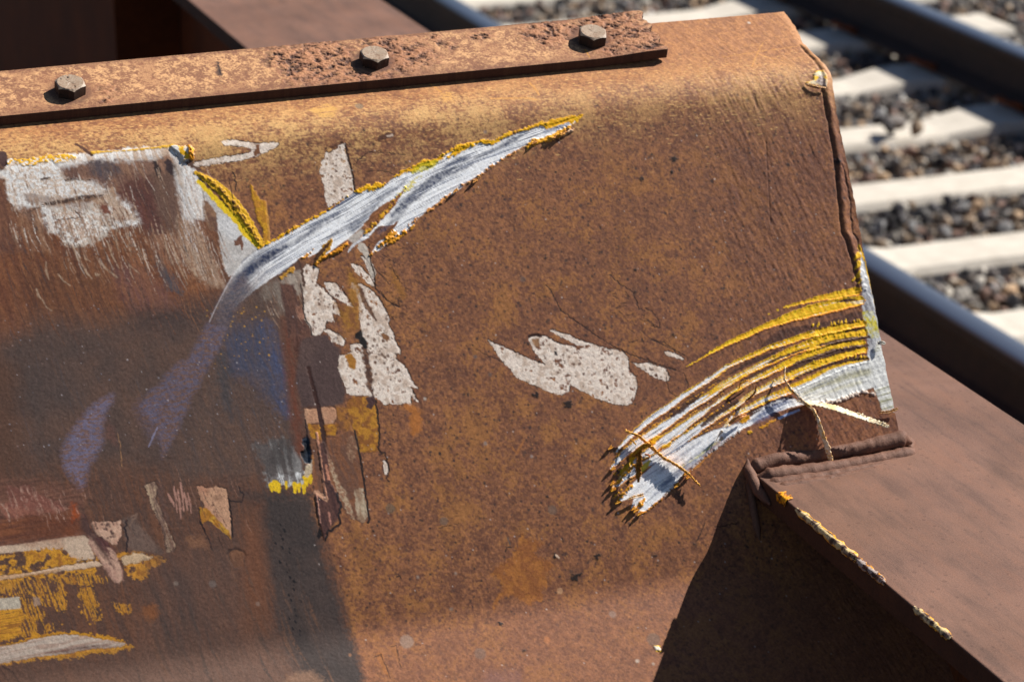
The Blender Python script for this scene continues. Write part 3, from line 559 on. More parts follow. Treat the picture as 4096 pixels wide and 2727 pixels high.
# amber band between the flakes
SH.poly('E', [(150, 300), (210, 330), (240, 500), (230, 700), (170, 720), (100, 640), (60, 520), (140, 540), (190, 550), (160, 480)], (172, 118, 40), (132, 82, 40), f=5, jag=3, tex='n4', op=.75)
SH.poly('T', [(650, 240), (700, 190), (830, 190), (900, 260), (925, 420), (935, 620), (930, 680), (880, 690), (760, 690), (740, 560), (690, 440), (640, 330)], (184, 126, 40), (142, 88, 38), f=1.2, jag=1.4, tex='n4', rim=((70, 40, 22), .7, .4))
SH.poly('T', [(540, 290), (640, 290), (700, 420), (640, 510), (560, 480), (530, 340)], (160, 104, 46), (120, 76, 46), f=1.2, jag=1.4, tex='n4')
soft('T', [(1140, 270), (1230, 260), (1320, 340), (1310, 500), (1240, 540), (1200, 470), (1210, 350)], (184, 112, 48), f=3, jag=3, op=.8, tex='n4')
soft('R', [(1900, 640), (1960, 720), (2060, 900), (2080, 1000), (1990, 960), (1920, 800)], (170, 112, 40), f=4, jag=3, op=.6, tex='n4')
# hanging strips beneath
SH.poly('T', [(260, 300), (540, 285), (555, 390), (520, 430), (430, 440), (420, 420), (280, 440)], (200, 152, 118), (186, 136, 104), f=.8, jag=1, tex='n20', rim=((60, 36, 30), .7, .7))
SH.poly('T', [(300, 440), (560, 440), (550, 550), (470, 540), (440, 560), (400, 600), (340, 590), (310, 520)], (184, 126, 38), (146, 92, 38), f=.8, jag=1.4, tex='n4')
SH.poly('T', [(330, 560), (440, 580), (700, 500), (730, 560), (760, 700), (790, 900), (830, 1150), (840, 1290), (790, 1330), (660, 1270), (590, 1170), (560, 1310), (470, 1400), (440, 1480), (400, 1340), (370, 1180), (360, 1050), (350, 800)], (132, 84, 56), (108, 74, 58), f=1, jag=1.2, tex='vs')
SH.poly('T', [(480, 720), (520, 820), (560, 930), (640, 1070), (680, 1150), (720, 1300), (700, 1300), (640, 1230), (600, 1120), (540, 1000), (500, 880)], (186, 158, 128), (150, 110, 84), f=1.4, jag=2, tex='n1')
SH.poly('T', [(720, 1030), (790, 1010), (820, 1150), (835, 1250), (800, 1320), (740, 1290), (720, 1180)], (190, 168, 140), (150, 118, 92), f=1, jag=1.8, tex='vs')
SH.poly('T', [(645, 560), (730, 540), (750, 650), (690, 780), (650, 700)], (160, 124, 96), (124, 86, 64), f=2, jag=2.4, tex='n1')
SH.poly('T', [(385, 610), (450, 600), (480, 820), (490, 930), (540, 1030), (590, 1130), (580, 1260), (480, 1380), (440, 1470), (400, 1330), (375, 1190), (365, 1060), (450, 1100), (420, 850)], (70, 44, 42), (96, 62, 54), f=1, jag=1.2, tex='vs', dh=.4)
SH.line('T', [(372, 520), (400, 700), (425, 880), (440, 1000), (458, 1100)], [2.5, 2, 1.6, 2, 3], (196, 138, 108), jag=.7, dh=.3)
SH.line('T', [(455, 810), (480, 930)], [2, 2.5], (190, 128, 100), jag=.9)
SH.line('T', [(370, 1050), (455, 1105)], [4, 5], (186, 138, 108), jag=1.4)
SH.line('T', [(372, 1080), (385, 1180), (402, 1320)], [1.5, 1.5, 1.5], (180, 130, 110), jag=.9, dh=.4)
SH.line('T', [(480, 1230), (500, 1340)], [1, 1.5], (190, 130, 110), jag=.9)
SH.line('T', [(300, -60), (340, 100), (385, 280), (420, 440), (445, 620), (450, 700)], [3, 3.5, 4, 4.5, 4, 2], (62, 36, 30), jag=1, dh=-.2)
SH.poly('T', [(250, 570), (290, 545), (310, 600), (330, 720), (325, 800), (280, 800), (232, 730), (260, 640)], (24, 22, 26), (48, 56, 68), f=.8, jag=1.2, tex='n20', dh=-.6)
SH.poly('T', [(270, 830), (325, 790), (335, 870), (290, 920), (258, 900)], (200, 178, 146), f=.8, jag=1)
SH.poly('T', [(400, 1345), (430, 1440), (385, 1468), (378, 1440)], (20, 14, 16), f=.8, jag=.8)
SH.wob('T', [(565, 1050), (555, 1110), (590, 1160), (575, 1240), (585, 1330), (540, 1360), (470, 1400), (450, 1480)], 2.2, (30, 18, 20), amp=1.4)
SH.wob('T', [(715, 500), (740, 620), (770, 780), (795, 930), (820, 1120), (845, 1290), (830, 1320)], 2.0, (34, 22, 22), amp=.7)
SH.wob('T', [(905, 230), (925, 400), (935, 560), (925, 660), (955, 700)], 1.8, (44, 28, 22), amp=1.0)
SH.wob('T', [(270, 400), (290, 540)], 1.4, (40, 26, 24), amp=.7)
flake('T', [(965, 770), (985, 760), (1010, 810), (1020, 870), (990, 890), (975, 840)])
SH.wob('T', [(950, 700), (990, 690), (1000, 760), (1025, 830), (1000, 930), (1020, 950)], 1.5, (56, 34, 26), amp=1.8)
SH.poly('T', [(820, 200), (890, 190), (900, 240), (860, 300), (815, 290), (830, 250)], (72, 46, 44), f=.8, jag=1.4)
# fish-shaped flake
flake('E', [(1100, 775), (1160, 800), (1250, 840), (1330, 880), (1430, 920), (1480, 935), (1450, 900), (1410, 860), (1390, 810), (1370, 770), (1400, 745), (1450, 740), (1500, 755), (1580, 800), (1680, 820), (1740, 835), (1700, 810), (1640, 775), (1560, 740), (1510, 710), (1530, 702), (1600, 725), (1720, 775), (1830, 810), (1950, 840), (2010, 860), (2040, 890), (2050, 940), (2050, 980), (2090, 1020), (2100, 1070), (2095, 1130), (2070, 1190), (2030, 1212), (1950, 1205), (1860, 1180), (1780, 1140), (1700, 1100), (1650, 1070), (1640, 1110), (1600, 1140), (1560, 1140), (1480, 1110), (1420, 1080), (1340, 1045), (1290, 1020), (1250, 970), (1200, 920), (1150, 850)], n=60)
SH.poly('E', [(1395, 770), (1440, 765), (1450, 810), (1410, 820)], (150, 110, 76), f=1.5, jag=1)
SH.poly('E', [(1540, 845), (1560, 850), (1565, 875), (1545, 875)], (44, 40, 42), f=.8, jag=.6)
SH.wob('E', [(1375, 750), (1400, 738), (1455, 745)], 2.6, (52, 26, 18), amp=.8)
flake('E', [(2060, 920), (2120, 930), (2170, 925), (2230, 950), (2290, 955), (2320, 1020), (2310, 1045), (2240, 1030), (2190, 1010), (2130, 970)], n=6)
flake('Q', [(505, 500), (560, 505), (620, 530), (650, 560), (590, 550), (520, 530)])
# ---- hairline cracks
CK = (48, 28, 22)
for c, pts, ww in [('E', [(1580, 570), (1650, 620), (1750, 690), (1850, 760), (1950, 820), (2060, 870), (2160, 905), (2250, 940), (2355, 975)], 1.0),
    ('E', [(1485, 400), (1520, 440), (1570, 540), (1590, 575)], .9), ('E', [(1910, 330), (1990, 400), (2070, 450), (2095, 510), (2110, 560), (2150, 575)], .9),
    ('E', [(2150, 560), (2200, 580), (2250, 650), (2250, 690), (2200, 680)], .8), ('E', [(2190, 770), (2280, 790), (2355, 840)], .8), ('E', [(1020, 840), (1100, 880), (1200, 920)], .7),
    ('Q', [(540, 630), (660, 670), (690, 760), (690, 840)], .8), ('Q', [(380, 390), (480, 440), (560, 480), (690, 540), (690, 575)], .8), ('Q', [(520, 700), (540, 820), (610, 855)], .7),
    ('B', [(190, 1110), (290, 1025), (400, 1030), (540, 1040)], .8), ('B', [(280, 1155), (380, 1150), (430, 1160), (490, 1180)], .8), ('E', [(340, 430), (420, 510), (500, 550), (490, 500)], .9),
    ('E', [(340, 300), (380, 340), (440, 400)], .8), ('E', [(430, 230), (470, 330), (520, 400)], .6), ('A', [(1180, 420+620), (1200, 1060)], .5), ('H', [(770, 530), (800, 520), (900, 500)], .5),
    ('I', [(270, 525), (350, 515), (440, 495)], .9), ('C', [(980, 225+1514), (1000, 1720)], .8), ('R', [(1800, 480), (1880, 540), (1990, 600)], .7), ('R', [(1770, 900), (1850, 1000), (1920, 1060), (1990, 1080)], .8)]:
    SH.wob(c, pts, ww, CK, amp=1.1, dh=-.1)
for _ in range(60):     # crazing around the flakes
    b = pl('R', [(rng.uniform(1750, 2280), rng.uniform(100, 1560))])[0]; ang = rng.uniform(-.3, 1.1)
    SH.line(None, [b, b+np.array([math.cos(ang), math.sin(ang)])*rng.uniform(2, 5)+rng.normal(0, .6, 2)], .8, (66, 40, 28), raw=True, op=.8)
for _ in range(40):
    b = pl('Q', [(rng.uniform(60, 420), rng.uniform(30, 560))])[0]; ang = rng.uniform(-.6, 1.3)
    SH.line(None, [b, b+np.array([math.cos(ang), math.sin(ang)])*rng.uniform(2, 6)+rng.normal(0, .6, 2)], .9, (64, 38, 26), raw=True, op=.85)
# ---- tar spots, scuffs, small marks
TAR = (26, 22, 22)
def tar(c, x, y, r, col=TAR):
    a = pl(c, [(x, y)])[0]; n = 15; r = r*.95
    pts = [a+np.array([math.cos(t)*1.25, math.sin(t)*.8])*r*rng.uniform(.25, 1.2) for t in np.linspace(0, 2*math.pi, n, endpoint=False)]
    w = SH.win(a[None], r*2+1); d = np.hypot(SH.X[w]-a[0], SH.S[w]-a[1])+SH.j[w]*2; SH.blend(w, np.clip((r*1.9-d)/(r*1.4), 0, 1)*.35, lin((60, 48, 44)))
    SH.poly(None, pts, col, f=.7, jag=1.6, raw=True, dh=.18, ro=.5, op=.9)
for c, x, y, r in [('E', 1630, 1210, 5), ('E', 1420, 1145, 3), ('E', 2085, 445, 3.2), ('E', 2085, 298, 2), ('E', 1488, 220, 1.6), ('E', 2340, 740, 2.6), ('H', 1680, 860, 6), ('H', 1830, 720, 4), ('H', 1560, 718, 4.2), ('H', 1495, 320, 1.6),
                   ('H', 2215, 715, 2), ('H', 1335, 1355, 2), ('H', 1185, 1175, 1.6), ('H', 330, 552, 1.3), ('B', 2345, 1075, 4.5), ('B', 2335, 1155, 2), ('B', 2135, 1205, 2.4), ('B', 255, 875, 1.6), ('B', 168, 972, 1.2), ('A', 207, 930, 1.5), ('I', 140, 640, 2.6),
                   ('C', 1100, 1085, 3), ('E', 670, 1165, .1)]: tar(c, x, y, r)
SH.line('H', [(1555, 712), (1572, 728)], 2.2, (206, 176, 150), jag=.8)
SH.wob('H', [(1215, 690), (1225, 660), (1260, 660)], 1.0, TAR, amp=.5); SH.wob('H', [(480, 860), (500, 852), (512, 870)], 1.0, TAR, amp=.4)
SH.line('H', [(1230, 600), (1245, 640)], [2, 1.5], (88, 78, 72), op=.8)
SH.wob('I', [(205, 500), (180, 570), (150, 620)], 1.0, (40, 28, 26), amp=.5)
SH.poly('H', [(2212, 1325), (2240, 1320), (2262, 1345), (2255, 1360), (2225, 1352)], (238, 226, 206), f=.6, jag=.6, dh=.6)
SH.line('H', [(2215, 1322), (2255, 1325)], 1.2, (228, 180, 30)); SH.line('H', [(2230, 1358), (2262, 1358)], 1.2, (228, 180, 30))
for c, x, y, r, col in [('H', 2102, 1425, 2.4, (190, 172, 156)), ('H', 2208, 1443, 2, (186, 168, 152)), ('H', 1580, 955, 3.4, (186, 142, 104)), ('H', 1495, 1283, 3.6, (176, 112, 70)), ('H', 550, 1295, 7, (150, 122, 104)), ('H', 1205, 838, 2, (150, 128, 112)),
                        ('H', 880, 836, 2, (158, 136, 120)), ('H', 625, 862, 2, (160, 140, 124)), ('H', 440, 400, 5, (112, 90, 70)), ('H', 800, 485, 4.5, (116, 92, 76)), ('H', 1530, 410, 5, (118, 92, 76)), ('H', 850, 1075, 2.4, (140, 116, 98)), ('H', 2210, 1280, 7, (122, 94, 78)),
                        ('H', 1935, 1110, 4, (146, 116, 100)), ('H', 1045, 1375, 6, (126, 96, 80)), ('H', 1390, 48, 2.2, (150, 132, 122)), ('E', 1080, 1470, 2.4, (150, 130, 118)), ('E', 672, 1168, 2.0, (190, 176, 160)), ('E', 1330, 365, 3.4, (112, 88, 76)), ('B', 1078, 888, 2.4, (140, 118, 108)),
                        ('B', 230, 715, 4.6, (134, 112, 88)), ('C', 505, 155, 2.4, (196, 182, 168)), ('E', 1010, 885, 2.6, (104, 86, 80)), ('E', 1110, 1005, 2.4, (96, 78, 70)), ('G', 1185, 905, 2.6, (130, 112, 100)), ('G', 1430, 905, 4, (112, 96, 88)), ('G', 1735, 1040, 2.6, (140, 112, 96)), ('G', 125+2230, 1385, 2, (160, 112, 80))]:
    a = pl(c, [(x, y)])[0]; w = SH.win(a[None], r+2); d = np.hypot(SH.X[w]-a[0], SH.S[w]-a[1])+SH.j[w]*1.3
    SH.blend(w, np.clip((r-d)/1.4, 0, 1)*.85, lin(col))
for _ in range(240):
    q = pl('v', [(rng.uniform(720, 1950), rng.uniform(300, 1568))])[0]; w = SH.win(q[None], 2); d = np.hypot(SH.X[w]-q[0], SH.S[w]-q[1])
    SH.blend(w, np.clip((rng.uniform(.6, 1.0)-d)/.5, 0, 1)*.8, lin((196, 180, 170)))
# orange patch lower centre
SH.poly('H', [(1320, 560), (1350, 600), (1470, 640), (1400, 700), (1540, 780), (1480, 870), (1510, 900), (1450, 960), (1470, 1010), (1380, 1050), (1300, 1000), (1200, 980), (1130, 1100), (1150, 1010), (1190, 960), (1190, 880), (1120, 840), (1200, 760), (1260, 720)], (176, 110, 48), (148, 88, 42), f=3, jag=4, tex='n4', op=.8)
SH.line('H', [(455, 1330), (490, 1420), (520, 1470)], [6, 3, 1], (160, 104, 62), jag=1, op=.7); SH.wob('H', [(445, 1330), (480, 1320), (500, 1440), (515, 1470)], .9, (80, 50, 36), amp=.8)
SH.line('H', [(370, 1385), (400, 1480), (430, 1530)], [6, 4, 1], (170, 108, 58), jag=1, op=.7); SH.wob('H', [(330, 1400), (375, 1380), (420, 1480), (440, 1540)], .9, (80, 50, 36), amp=.8)
soft('H', [(1080, 1500), (1300, 1480), (1330, 1600), (1060, 1600)], (128, 90, 84), f=8, op=.5)
# fine scratches on the bend
for c, pts in [('B', [(1120, 665), (1250, 662), (1350, 660), (1420, 672)]), ('C', [(330, 385), (560, 350), (860, 310)]), ('C', [(525, 450), (570, 340), (600, 290)]), ('C', [(555, 365), (650, 390), (730, 410)]), ('B', [(1380, 560), (1440, 640)]), ('B', [(700, 560), (780, 620)])]:
    SH.wob(c, pts, .9 if c == 'C' else 2.2, (200, 142, 76), amp=.6, op=.8)
SH.poly('B', [(780, 630), (830, 620), (900, 660), (860, 680), (800, 690)], (200, 148, 84), f=2, jag=3, op=.9, tex='n1', br=.45)
SH.poly('B', [(0, 700), (90, 730), (60, 790), (-40, 780), (-120, 740)], (206, 156, 86), f=2, jag=3, op=.9, tex='hs', br=.42)
SH.line('B', [(360, 935), (440, 910)], [4, 6], (90, 54, 36), jag=1.6); SH.line('B', [(420, 915), (450, 912)], [2, 2.6], (196, 170, 150), jag=.7)
SH.line('H', [(1260, -10), (1290, 30), (1340, -60)], [1.5, 2.5, 1], (172, 108, 56), jag=.8, op=.7)

# ---- the long scrape
SPI = pl('v', [(470, 790), (520, 710), (560, 650), (600, 612), (700, 550), (800, 500), (900, 440), (1000, 392), (1100, 350), (1200, 315), (1340, 264)])
def scrape_poly(c, pts, op=1, g=(.50, .68), c1=(252, 250, 247), c2=(80, 90, 116), f=.6, jag=.7, dh=-.25, fade=None):
    a = pl(c, pts); w, d = SH.sdf(a, 4); d = d+jag*2*SH.j[w]
    w2, dd, T, SG, tot = SH.spine(SPI, 60)
    t = np.zeros(SH.X.shape, np.float32); v = np.full(SH.X.shape, 60., np.float32); v[w2] = SG*dd; t[w2] = T
    t = t[w]; v = v[w]
    st = fbm(v/4.2, t/200, 40, 4, .62); fine = fbm(v/1.15, t/70, 47, 3, .6)
    cc = SH.mixc(w, c1, c2, sst(st*.62+fine*.38, *g)); al = np.clip(.5-d/f, 0, 1)*op
    if fade: al = al*sst(t, *fade)
    SH.blend(w, al, cc, .45); SH.h[w] += al*(dh+(st-.5)*.7+(fine-.5)*.35)
S1 = [(540, 625), (560, 597), (597, 572), (640, 548), (680, 525), (745, 488), (765, 478), (800, 452), (818, 440), (832, 434), (850, 436), (875, 432), (887, 425), (925, 394), (955, 384), (985, 372), (1010, 362), (1040, 344), (1085, 331), (1130, 325), (1160, 318), (1200, 303), (1240, 291), (1285, 281), (1338, 264),
      (1322, 283), (1295, 298), (1255, 318), (1215, 330), (1180, 350), (1130, 385), (1110, 398), (1080, 416), (1050, 440), (1020, 460), (1000, 470), (960, 504), (938, 530), (915, 548), (892, 560), (870, 578), (855, 582), (868, 558), (905, 517), (870, 520), (845, 548), (833, 545), (845, 522), (838, 517), (800, 550), (790, 556), (765, 575), (733, 598), (752, 568), (742, 575), (712, 590), (693, 590), (660, 618), (625, 640), (585, 668), (560, 690), (530, 715), (500, 760), (490, 730), (520, 660)]
scrape_poly('v', S1, fade=(20, 120))
DK = (50, 60, 88)
def band(c, pts, wd, op=.8, col=DK, f=2.2):
    a = pl(c, pts); k = cm(c); w, d, T, SG, tot = SH.spine(a, max(wd)*k+5); hw = np.interp(T/tot, np.linspace(0, 1, len(wd)), np.array(wd)*k)/2
    al = np.clip(.5-(d-hw+1.6*SH.j[w]*2)/(f*1.6), 0, 1)*op*np.clip(np.minimum(T, tot-T)/6, 0, 1)*(.62+.75*(SH.n1[w]-.2)); SH.blend(w, al, lin(col)); SH.h[w] -= .25*al
band('R', [(60, 940), (180, 760), (330, 600), (450, 500), (620, 430), (790, 350)], [60, 110, 130, 120, 90, 40], op=1.0, f=3.4)
band('R', [(180, 760), (330, 610), (470, 520), (640, 440)], [20, 60, 60, 20], op=.8, f=2, col=(44, 52, 76))
band('R', [(760, 380), (900, 280), (1020, 180), (1150, 90), (1330, 0)], [60, 60, 50, 50, 40], op=.85, f=3)
band('R', [(1130, 330), (1260, 240), (1380, 140), (1520, 20)], [10, 30, 40, 40], op=.8)
band('B', [(150, 1568), (270, 1440), (400, 1310), (480, 1270), (560, 1200)], [60, 60, 40, 26, 10], op=.8)
band('B', [(420, 1480), (560, 1350), (700, 1240), (800, 1160), (900, 1080), (1000, 1050)], [14, 50, 60, 60, 50, 14], op=.92)
band('B', [(800, 1200), (960, 1110), (1100, 1030), (1230, 960), (1340, 900)], [10, 24, 30, 30, 10], op=.85)
band('B', [(1170, 1000), (1260, 950), (1380, 880)], [8, 16, 8], op=.8)
band('B', [(350, 1568), (440, 1510), (560, 1400)], [16, 26, 8], op=.6)
band('R', [(1700, 290), (1860, 150), (2000, 30)], [10, 30, 20], op=.6)
def grooves(n, lo, hi, seg=(0, .98)):
    L = np.concatenate([[0], np.cumsum(np.linalg.norm(np.diff(SPI, axis=0), axis=1))])
    for k in range(n):
        u_t = rng.uniform(*seg)*L[-1]; o_ = rng.uniform(lo, hi); L_ = rng.uniform(14, 46); tt = np.clip(np.linspace(u_t, u_t+L_, 6), 0, L[-1])
        P_ = np.stack([np.interp(tt, L, SPI[:, 0]), np.interp(tt, L, SPI[:, 1])], 1); D_ = np.gradient(P_, axis=0)+1e-6; D_ /= np.linalg.norm(D_, axis=1)[:, None]; P_ = P_+np.stack([-D_[:, 1], D_[:, 0]], 1)*o_
        ok = [q for q in P_ if 0 < int((q[1]-SH.s0)/SH.st) < SH.ns and SH.col[int((q[1]-SH.s0)/SH.st), min(SH.nx-1, int((q[0]-SH.x0)/SH.st)), 2] > .30]
        if len(ok) > 2: SH.line(None, ok, [.3, rng.uniform(.5, 1.1), .3], [(96, 104, 128), (255, 255, 255), (70, 78, 100), (176, 180, 190)][k % 4], raw=True, jag=.15, op=.85, dh=-.12)
grooves(190, -14, 14, (.12, .95))
# brown gaps left inside the scrape
GP = ((132, 84, 52), (156, 100, 60))
SH.poly('B', [(240, 1535), (290, 1470), (330, 1420), (400, 1370), (470, 1330), (540, 1270), (555, 1250), (505, 1330), (460, 1395), (400, 1460), (370, 1490), (330, 1540), (290, 1575), (250, 1575)], *GP, f=.6, jag=1, tex='n4')
SH.line('B', [(270, 1568), (350, 1490), (420, 1410), (470, 1345), (540, 1262)], [3, 4, 3, 3, 2], (220, 160, 30), jag=1.4, br=.5, dh=.6)
SH.line('B', [(410, 1568), (450, 1535), (490, 1492)], [3, 3.5, 1.5], (112, 70, 46), jag=.6)
SH.line('R', [(1650, 360), (1800, 290), (1900, 190), (1975, 95)], [1.5, 3.5, 4, 1], (120, 74, 46), jag=.9)
SH.line('R', [(1030, 590), (1100, 480), (1180, 370), (1230, 280)], [1, 7, 7, 1], (196, 140, 32), jag=1.8, dh=.3)
SH.line('R', [(1020, 560), (1070, 480), (1150, 400), (1210, 310)], [3, 5, 3, 1], (74, 44, 22), jag=1.8)
soft('R', [(1400, 300), (1560, 180), (1600, 220), (1480, 360), (1420, 330)], (192, 180, 168), f=1.5, jag=1)
SH.line('R', [(1400, 460), (1450, 380), (1620, 270)], [.8, 2.5, 4], (214, 212, 212), jag=1)
SH.line('R', [(1560, 390), (1620, 480), (1690, 700)], [8, 4, 6], (198, 184, 168), jag=1.2)
SH.wob('R', [(1640, 370), (1660, 560), (1710, 700), (1715, 860)], 1.2, (60, 36, 26), amp=.9)
# torn yellow rims
def rim(c, pts, wd, col=(255, 182, 12), dh=.8, jag=2.4, **k):
    SH.line(c, pts, np.array(wd)*.72, col, jag=jag, dh=dh*.55, f=.6, **k)
    a = pl(c, pts); L = np.concatenate([[0], np.cumsum(np.linalg.norm(np.diff(a, axis=0), axis=1))])
    for _ in range(int(L[-1]*.22)):      # loose crumbs of torn paint
        t = rng.uniform(0, L[-1]); q = np.array([np.interp(t, L, a[:, 0]), np.interp(t, L, a[:, 1])])+rng.normal(0, .30*np.mean(wd)+.35, 2); r = rng.uniform(.3, .8)
        w = SH.win(q[None], r+1); d = np.hypot(SH.X[w]-q[0], SH.S[w]-q[1]); al = np.clip((r-d)/.5, 0, 1)
        SH.blend(w, al, lin(np.clip(np.array(col)*rng.uniform(.72, 1.12), 0, 255))); SH.h[w] += al*dh*rng.uniform(.2, .9)
rim('v', [(597, 570), (640, 546), (680, 524), (748, 487)], [3, 3, 2.5, 3], dh=.5)
rim('v', [(755, 482), (775, 470), (800, 452)], [.8, .8, .8])
rim('B', [(215, 1290), (240, 1280), (285, 1258), (320, 1280), (350, 1245), (395, 1250)], [5, 6, 8, 3, 9, 5])
rim('B', [(470, 1190), (540, 1150), (590, 1140), (650, 1100), (700, 1095), (760, 1080), (800, 1040)], [2, 3, 5, 7, 9, 5, 3], dh=.7)
SH.line('B', [(590, 1160), (640, 1130), (700, 1110), (760, 1090)], [3, 7, 8, 3], (214, 200, 36), jag=1.6, op=.8)
rim('B', [(800, 1040), (850, 1015), (900, 990), (980, 972), (1040, 952), (1130, 962), (1210, 917), (1270, 887), (1350, 872), (1420, 842), (1500, 828)], [2, 3, 6, 4, 5, 3, 5, 2, 4, 5, 4])
rim('B', [(830, 1060), (900, 1010), (960, 985), (1000, 975)], [3, 9, 7, 3], dh=.6)
SH.line('B', [(490, 1320), (550, 1270), (600, 1220), (650, 1180)], [2, 5, 5, 2], (226, 204, 50), jag=2.4, op=.75, br=.45)
rim('B', [(1500, 840), (1560, 828), (1640, 815), (1700, 795), (1735, 772)], [10, 12, 13, 9, 2], dh=.5)
SH.line('B', [(1480, 890), (1560, 865), (1640, 832)], [3, 4, 3], (180, 184, 196), jag=1)
rim('B', [(1365, 990), (1400, 955), (1460, 945), (1520, 930), (1590, 885), (1650, 850)], [4, 8, 6, 8, 5, 2], dh=1.6, col=(234, 164, 18))
rim('B', [(1570, 925), (1610, 900), (1665, 872)], [3, 4, 1.5], col=(226, 186, 150), dh=3.2)
rim('B', [(1500, 945), (1560, 925), (1600, 905)], [3, 3, 3], col=(214, 150, 60), dh=3.0)
for pts, ww in [([(1290, 1015), (1210, 1062), (1130, 1112), (1070, 1152)], [2, 2.2, 2, 2]), ([(1060, 1165), (1000, 1207), (930, 1242), (880, 1265)], [1.2]*4), ([(850, 1300), (800, 1342), (740, 1392), (680, 1425)], [1.5, 2.5, 3.5, 2]), ([(640, 1450), (560, 1520), (520, 1568)], [1.5, 1.5, 1.5])]:
    rim('B', pts, ww, col=(214, 142, 70), dh=1.1)
rim('B', [(1040, 1190), (1000, 1215), (960, 1235)], [1.5, 2, 1.2], col=(216, 160, 90), dh=1.8)
rim('E', [(600, 5), (540, 45), (480, 92), (420, 110), (380, 145)], [2, 2, 5, 7, 2], col=(218, 146, 22), dh=1.3)
rim('E', [(150, 120), (90, 170), (30, 200), (-30, 235)], [2, 4, 4, 2], col=(222, 150, 24), dh=1.3)
rim('R', [(1390, 360), (1340, 400), (1240, 450), (1150, 500), (1040, 595)], [4, 5, 4, 3, 2], col=(220, 142, 20), dh=1.2)
rim('R', [(1930, 240), (1850, 300), (1760, 390), (1660, 480)], [8, 6, 3, 1], col=(224, 150, 30), dh=1.2)
rim('R', [(1000, 430), (940, 490), (880, 525)], [1.5, 2, 1.2], col=(220, 146, 24), dh=.9)
rim('R', [(770, 650), (700, 690), (640, 745)], [6, 6, 3], col=(196, 140, 44), dh=.6)
rim('R', [(700, 250), (760, 200), (800, 170)], [3, 2, 2], col=(226, 160, 20))

# ---- fade of the scrape into the smooth field, bluish smears
SH.hd = fbm(X/3.4, (S+.1*X)/.95, 70, 3, .6)
def smear(c, pts, c1, c2, f=2.5, op=.75, br=0): SH.poly(c, pts, c1, c2, f=f, jag=1.2, op=op, tex='hd', br=br, c2t=(.44, .62))
smear('D', [(1540, 390), (1640, 330), (1700, 430), (1600, 560), (1520, 720), (1440, 760), (1450, 560)], (104, 90, 92), (78, 74, 86), f=7, op=.8)
smear('D', [(1400, 650), (1520, 700), (1470, 840), (1420, 920), (1360, 1030), (1330, 1100), (1290, 1150), (1270, 1220), (1200, 1370), (1140, 1490), (1090, 1565), (1080, 1480), (1060, 1340), (1000, 1290), (930, 1220), (970, 1190), (1010, 1110), (1080, 1070), (1110, 1010), (1170, 950), (1270, 890), (1330, 780)], (102, 94, 112), (118, 88, 78), f=5, op=.75)
smear('D', [(940, 1180), (1050, 1180), (1080, 1300), (1030, 1460), (960, 1330), (910, 1240)], (98, 92, 112), (112, 84, 80), f=12, op=.5)
smear('D', [(755, 1140), (762, 1180), (720, 1240), (705, 1290), (690, 1400), (695, 1470), (650, 1540), (600, 1620), (570, 1740), (540, 1775), (510, 1730), (460, 1690), (425, 1610), (415, 1520), (440, 1450), (490, 1380), (540, 1310), (590, 1250), (640, 1200), (700, 1170)], (116, 110, 134), (126, 96, 90), f=7, op=.78)
smear('D', [(720, 1300), (780, 1380), (800, 1500), (760, 1480), (700, 1420)], (108, 72, 62), (96, 68, 60), f=4, op=.6)
SH.wob('D', [(790, 1400), (810, 1480), (820, 1620)], .7, (176, 128, 84), amp=.2, op=.7)
SH.line('D', [(1000, 1490), (1040, 1400), (1060, 1360)], [1, 1.5, 1], (150, 150, 180), op=.6)
SH.line('D', [(1410, 650), (1450, 560), (1500, 460), (1540, 385), (1580, 310)], [.8, .8, 1, 1, 1.2], (200, 190, 190), op=.7, jag=.3)
for _ in range(170):
    q = pl('D', [(rng.uniform(0, 2000), rng.uniform(500, 1560))])[0]; w = SH.win(q[None], 2); d = np.hypot(SH.X[w]-q[0], SH.S[w]-q[1])
    SH.blend(w, np.clip((rng.uniform(.5, .9)-d)/.5, 0, 1)*.7, lin(random.choice([(150, 150, 160), (160, 130, 120), (60, 44, 40), (190, 180, 180)])))

# ---- the comb of scrapes at the right end
SH.line('F', [(1248, 140), (1275, 260), (1310, 400), (1345, 560)], [3, 6, 8, 10], (228, 176, 22), jag=1.4)
for p, q in [((1240, 200), (1212, 235)), ((1245, 260), (1215, 300)), ((1260, 320), (1198, 375)), ((1275, 360), (1235, 395)), ((1280, 420), (1230, 450))]:
    SH.line('F', [p, q], [6, 1.2], (230, 178, 24), jag=.8, dh=.5)
SH.poly('F', [(1258, 180), (1278, 250), (1305, 360), (1335, 480), (1365, 620), (1385, 740), (1405, 850), (1440, 1000), (1470, 1120), (1490, 1235), (1400, 1255), (1380, 1180), (1350, 1080), (1300, 930), (1310, 820), (1295, 720), (1280, 620), (1255, 520), (1262, 430), (1250, 330), (1255, 250)], (206, 206, 206), (136, 132, 136), f=.7, jag=1.2, tex='vs', ro=.45, dh=.1)
SH.poly('F', [(1262, 580), (1340, 580), (1370, 680), (1380, 760), (1330, 760), (1290, 700)], (206, 190, 60), (200, 200, 180), f=1, jag=1.6, tex='n4')
TE = dict(edge=.24)
SH.scrape('Q', [(1440, 155), (1560, 125), (1700, 90), (1850, 60), (2040, 25)], [10, 22, 42, 56, 62], yel=(1.2, 1.2), h_edge=.15, op=.97, seed=1)
for xx, yy, r in [(1390, 178, 1.2), (1470, 150, 1.8), (1520, 132, 1.8), (1320, 208, .8)]: SH.line('Q', [(xx, yy), (xx+6, yy-2)], r*1.6, (226, 176, 30), jag=.4)
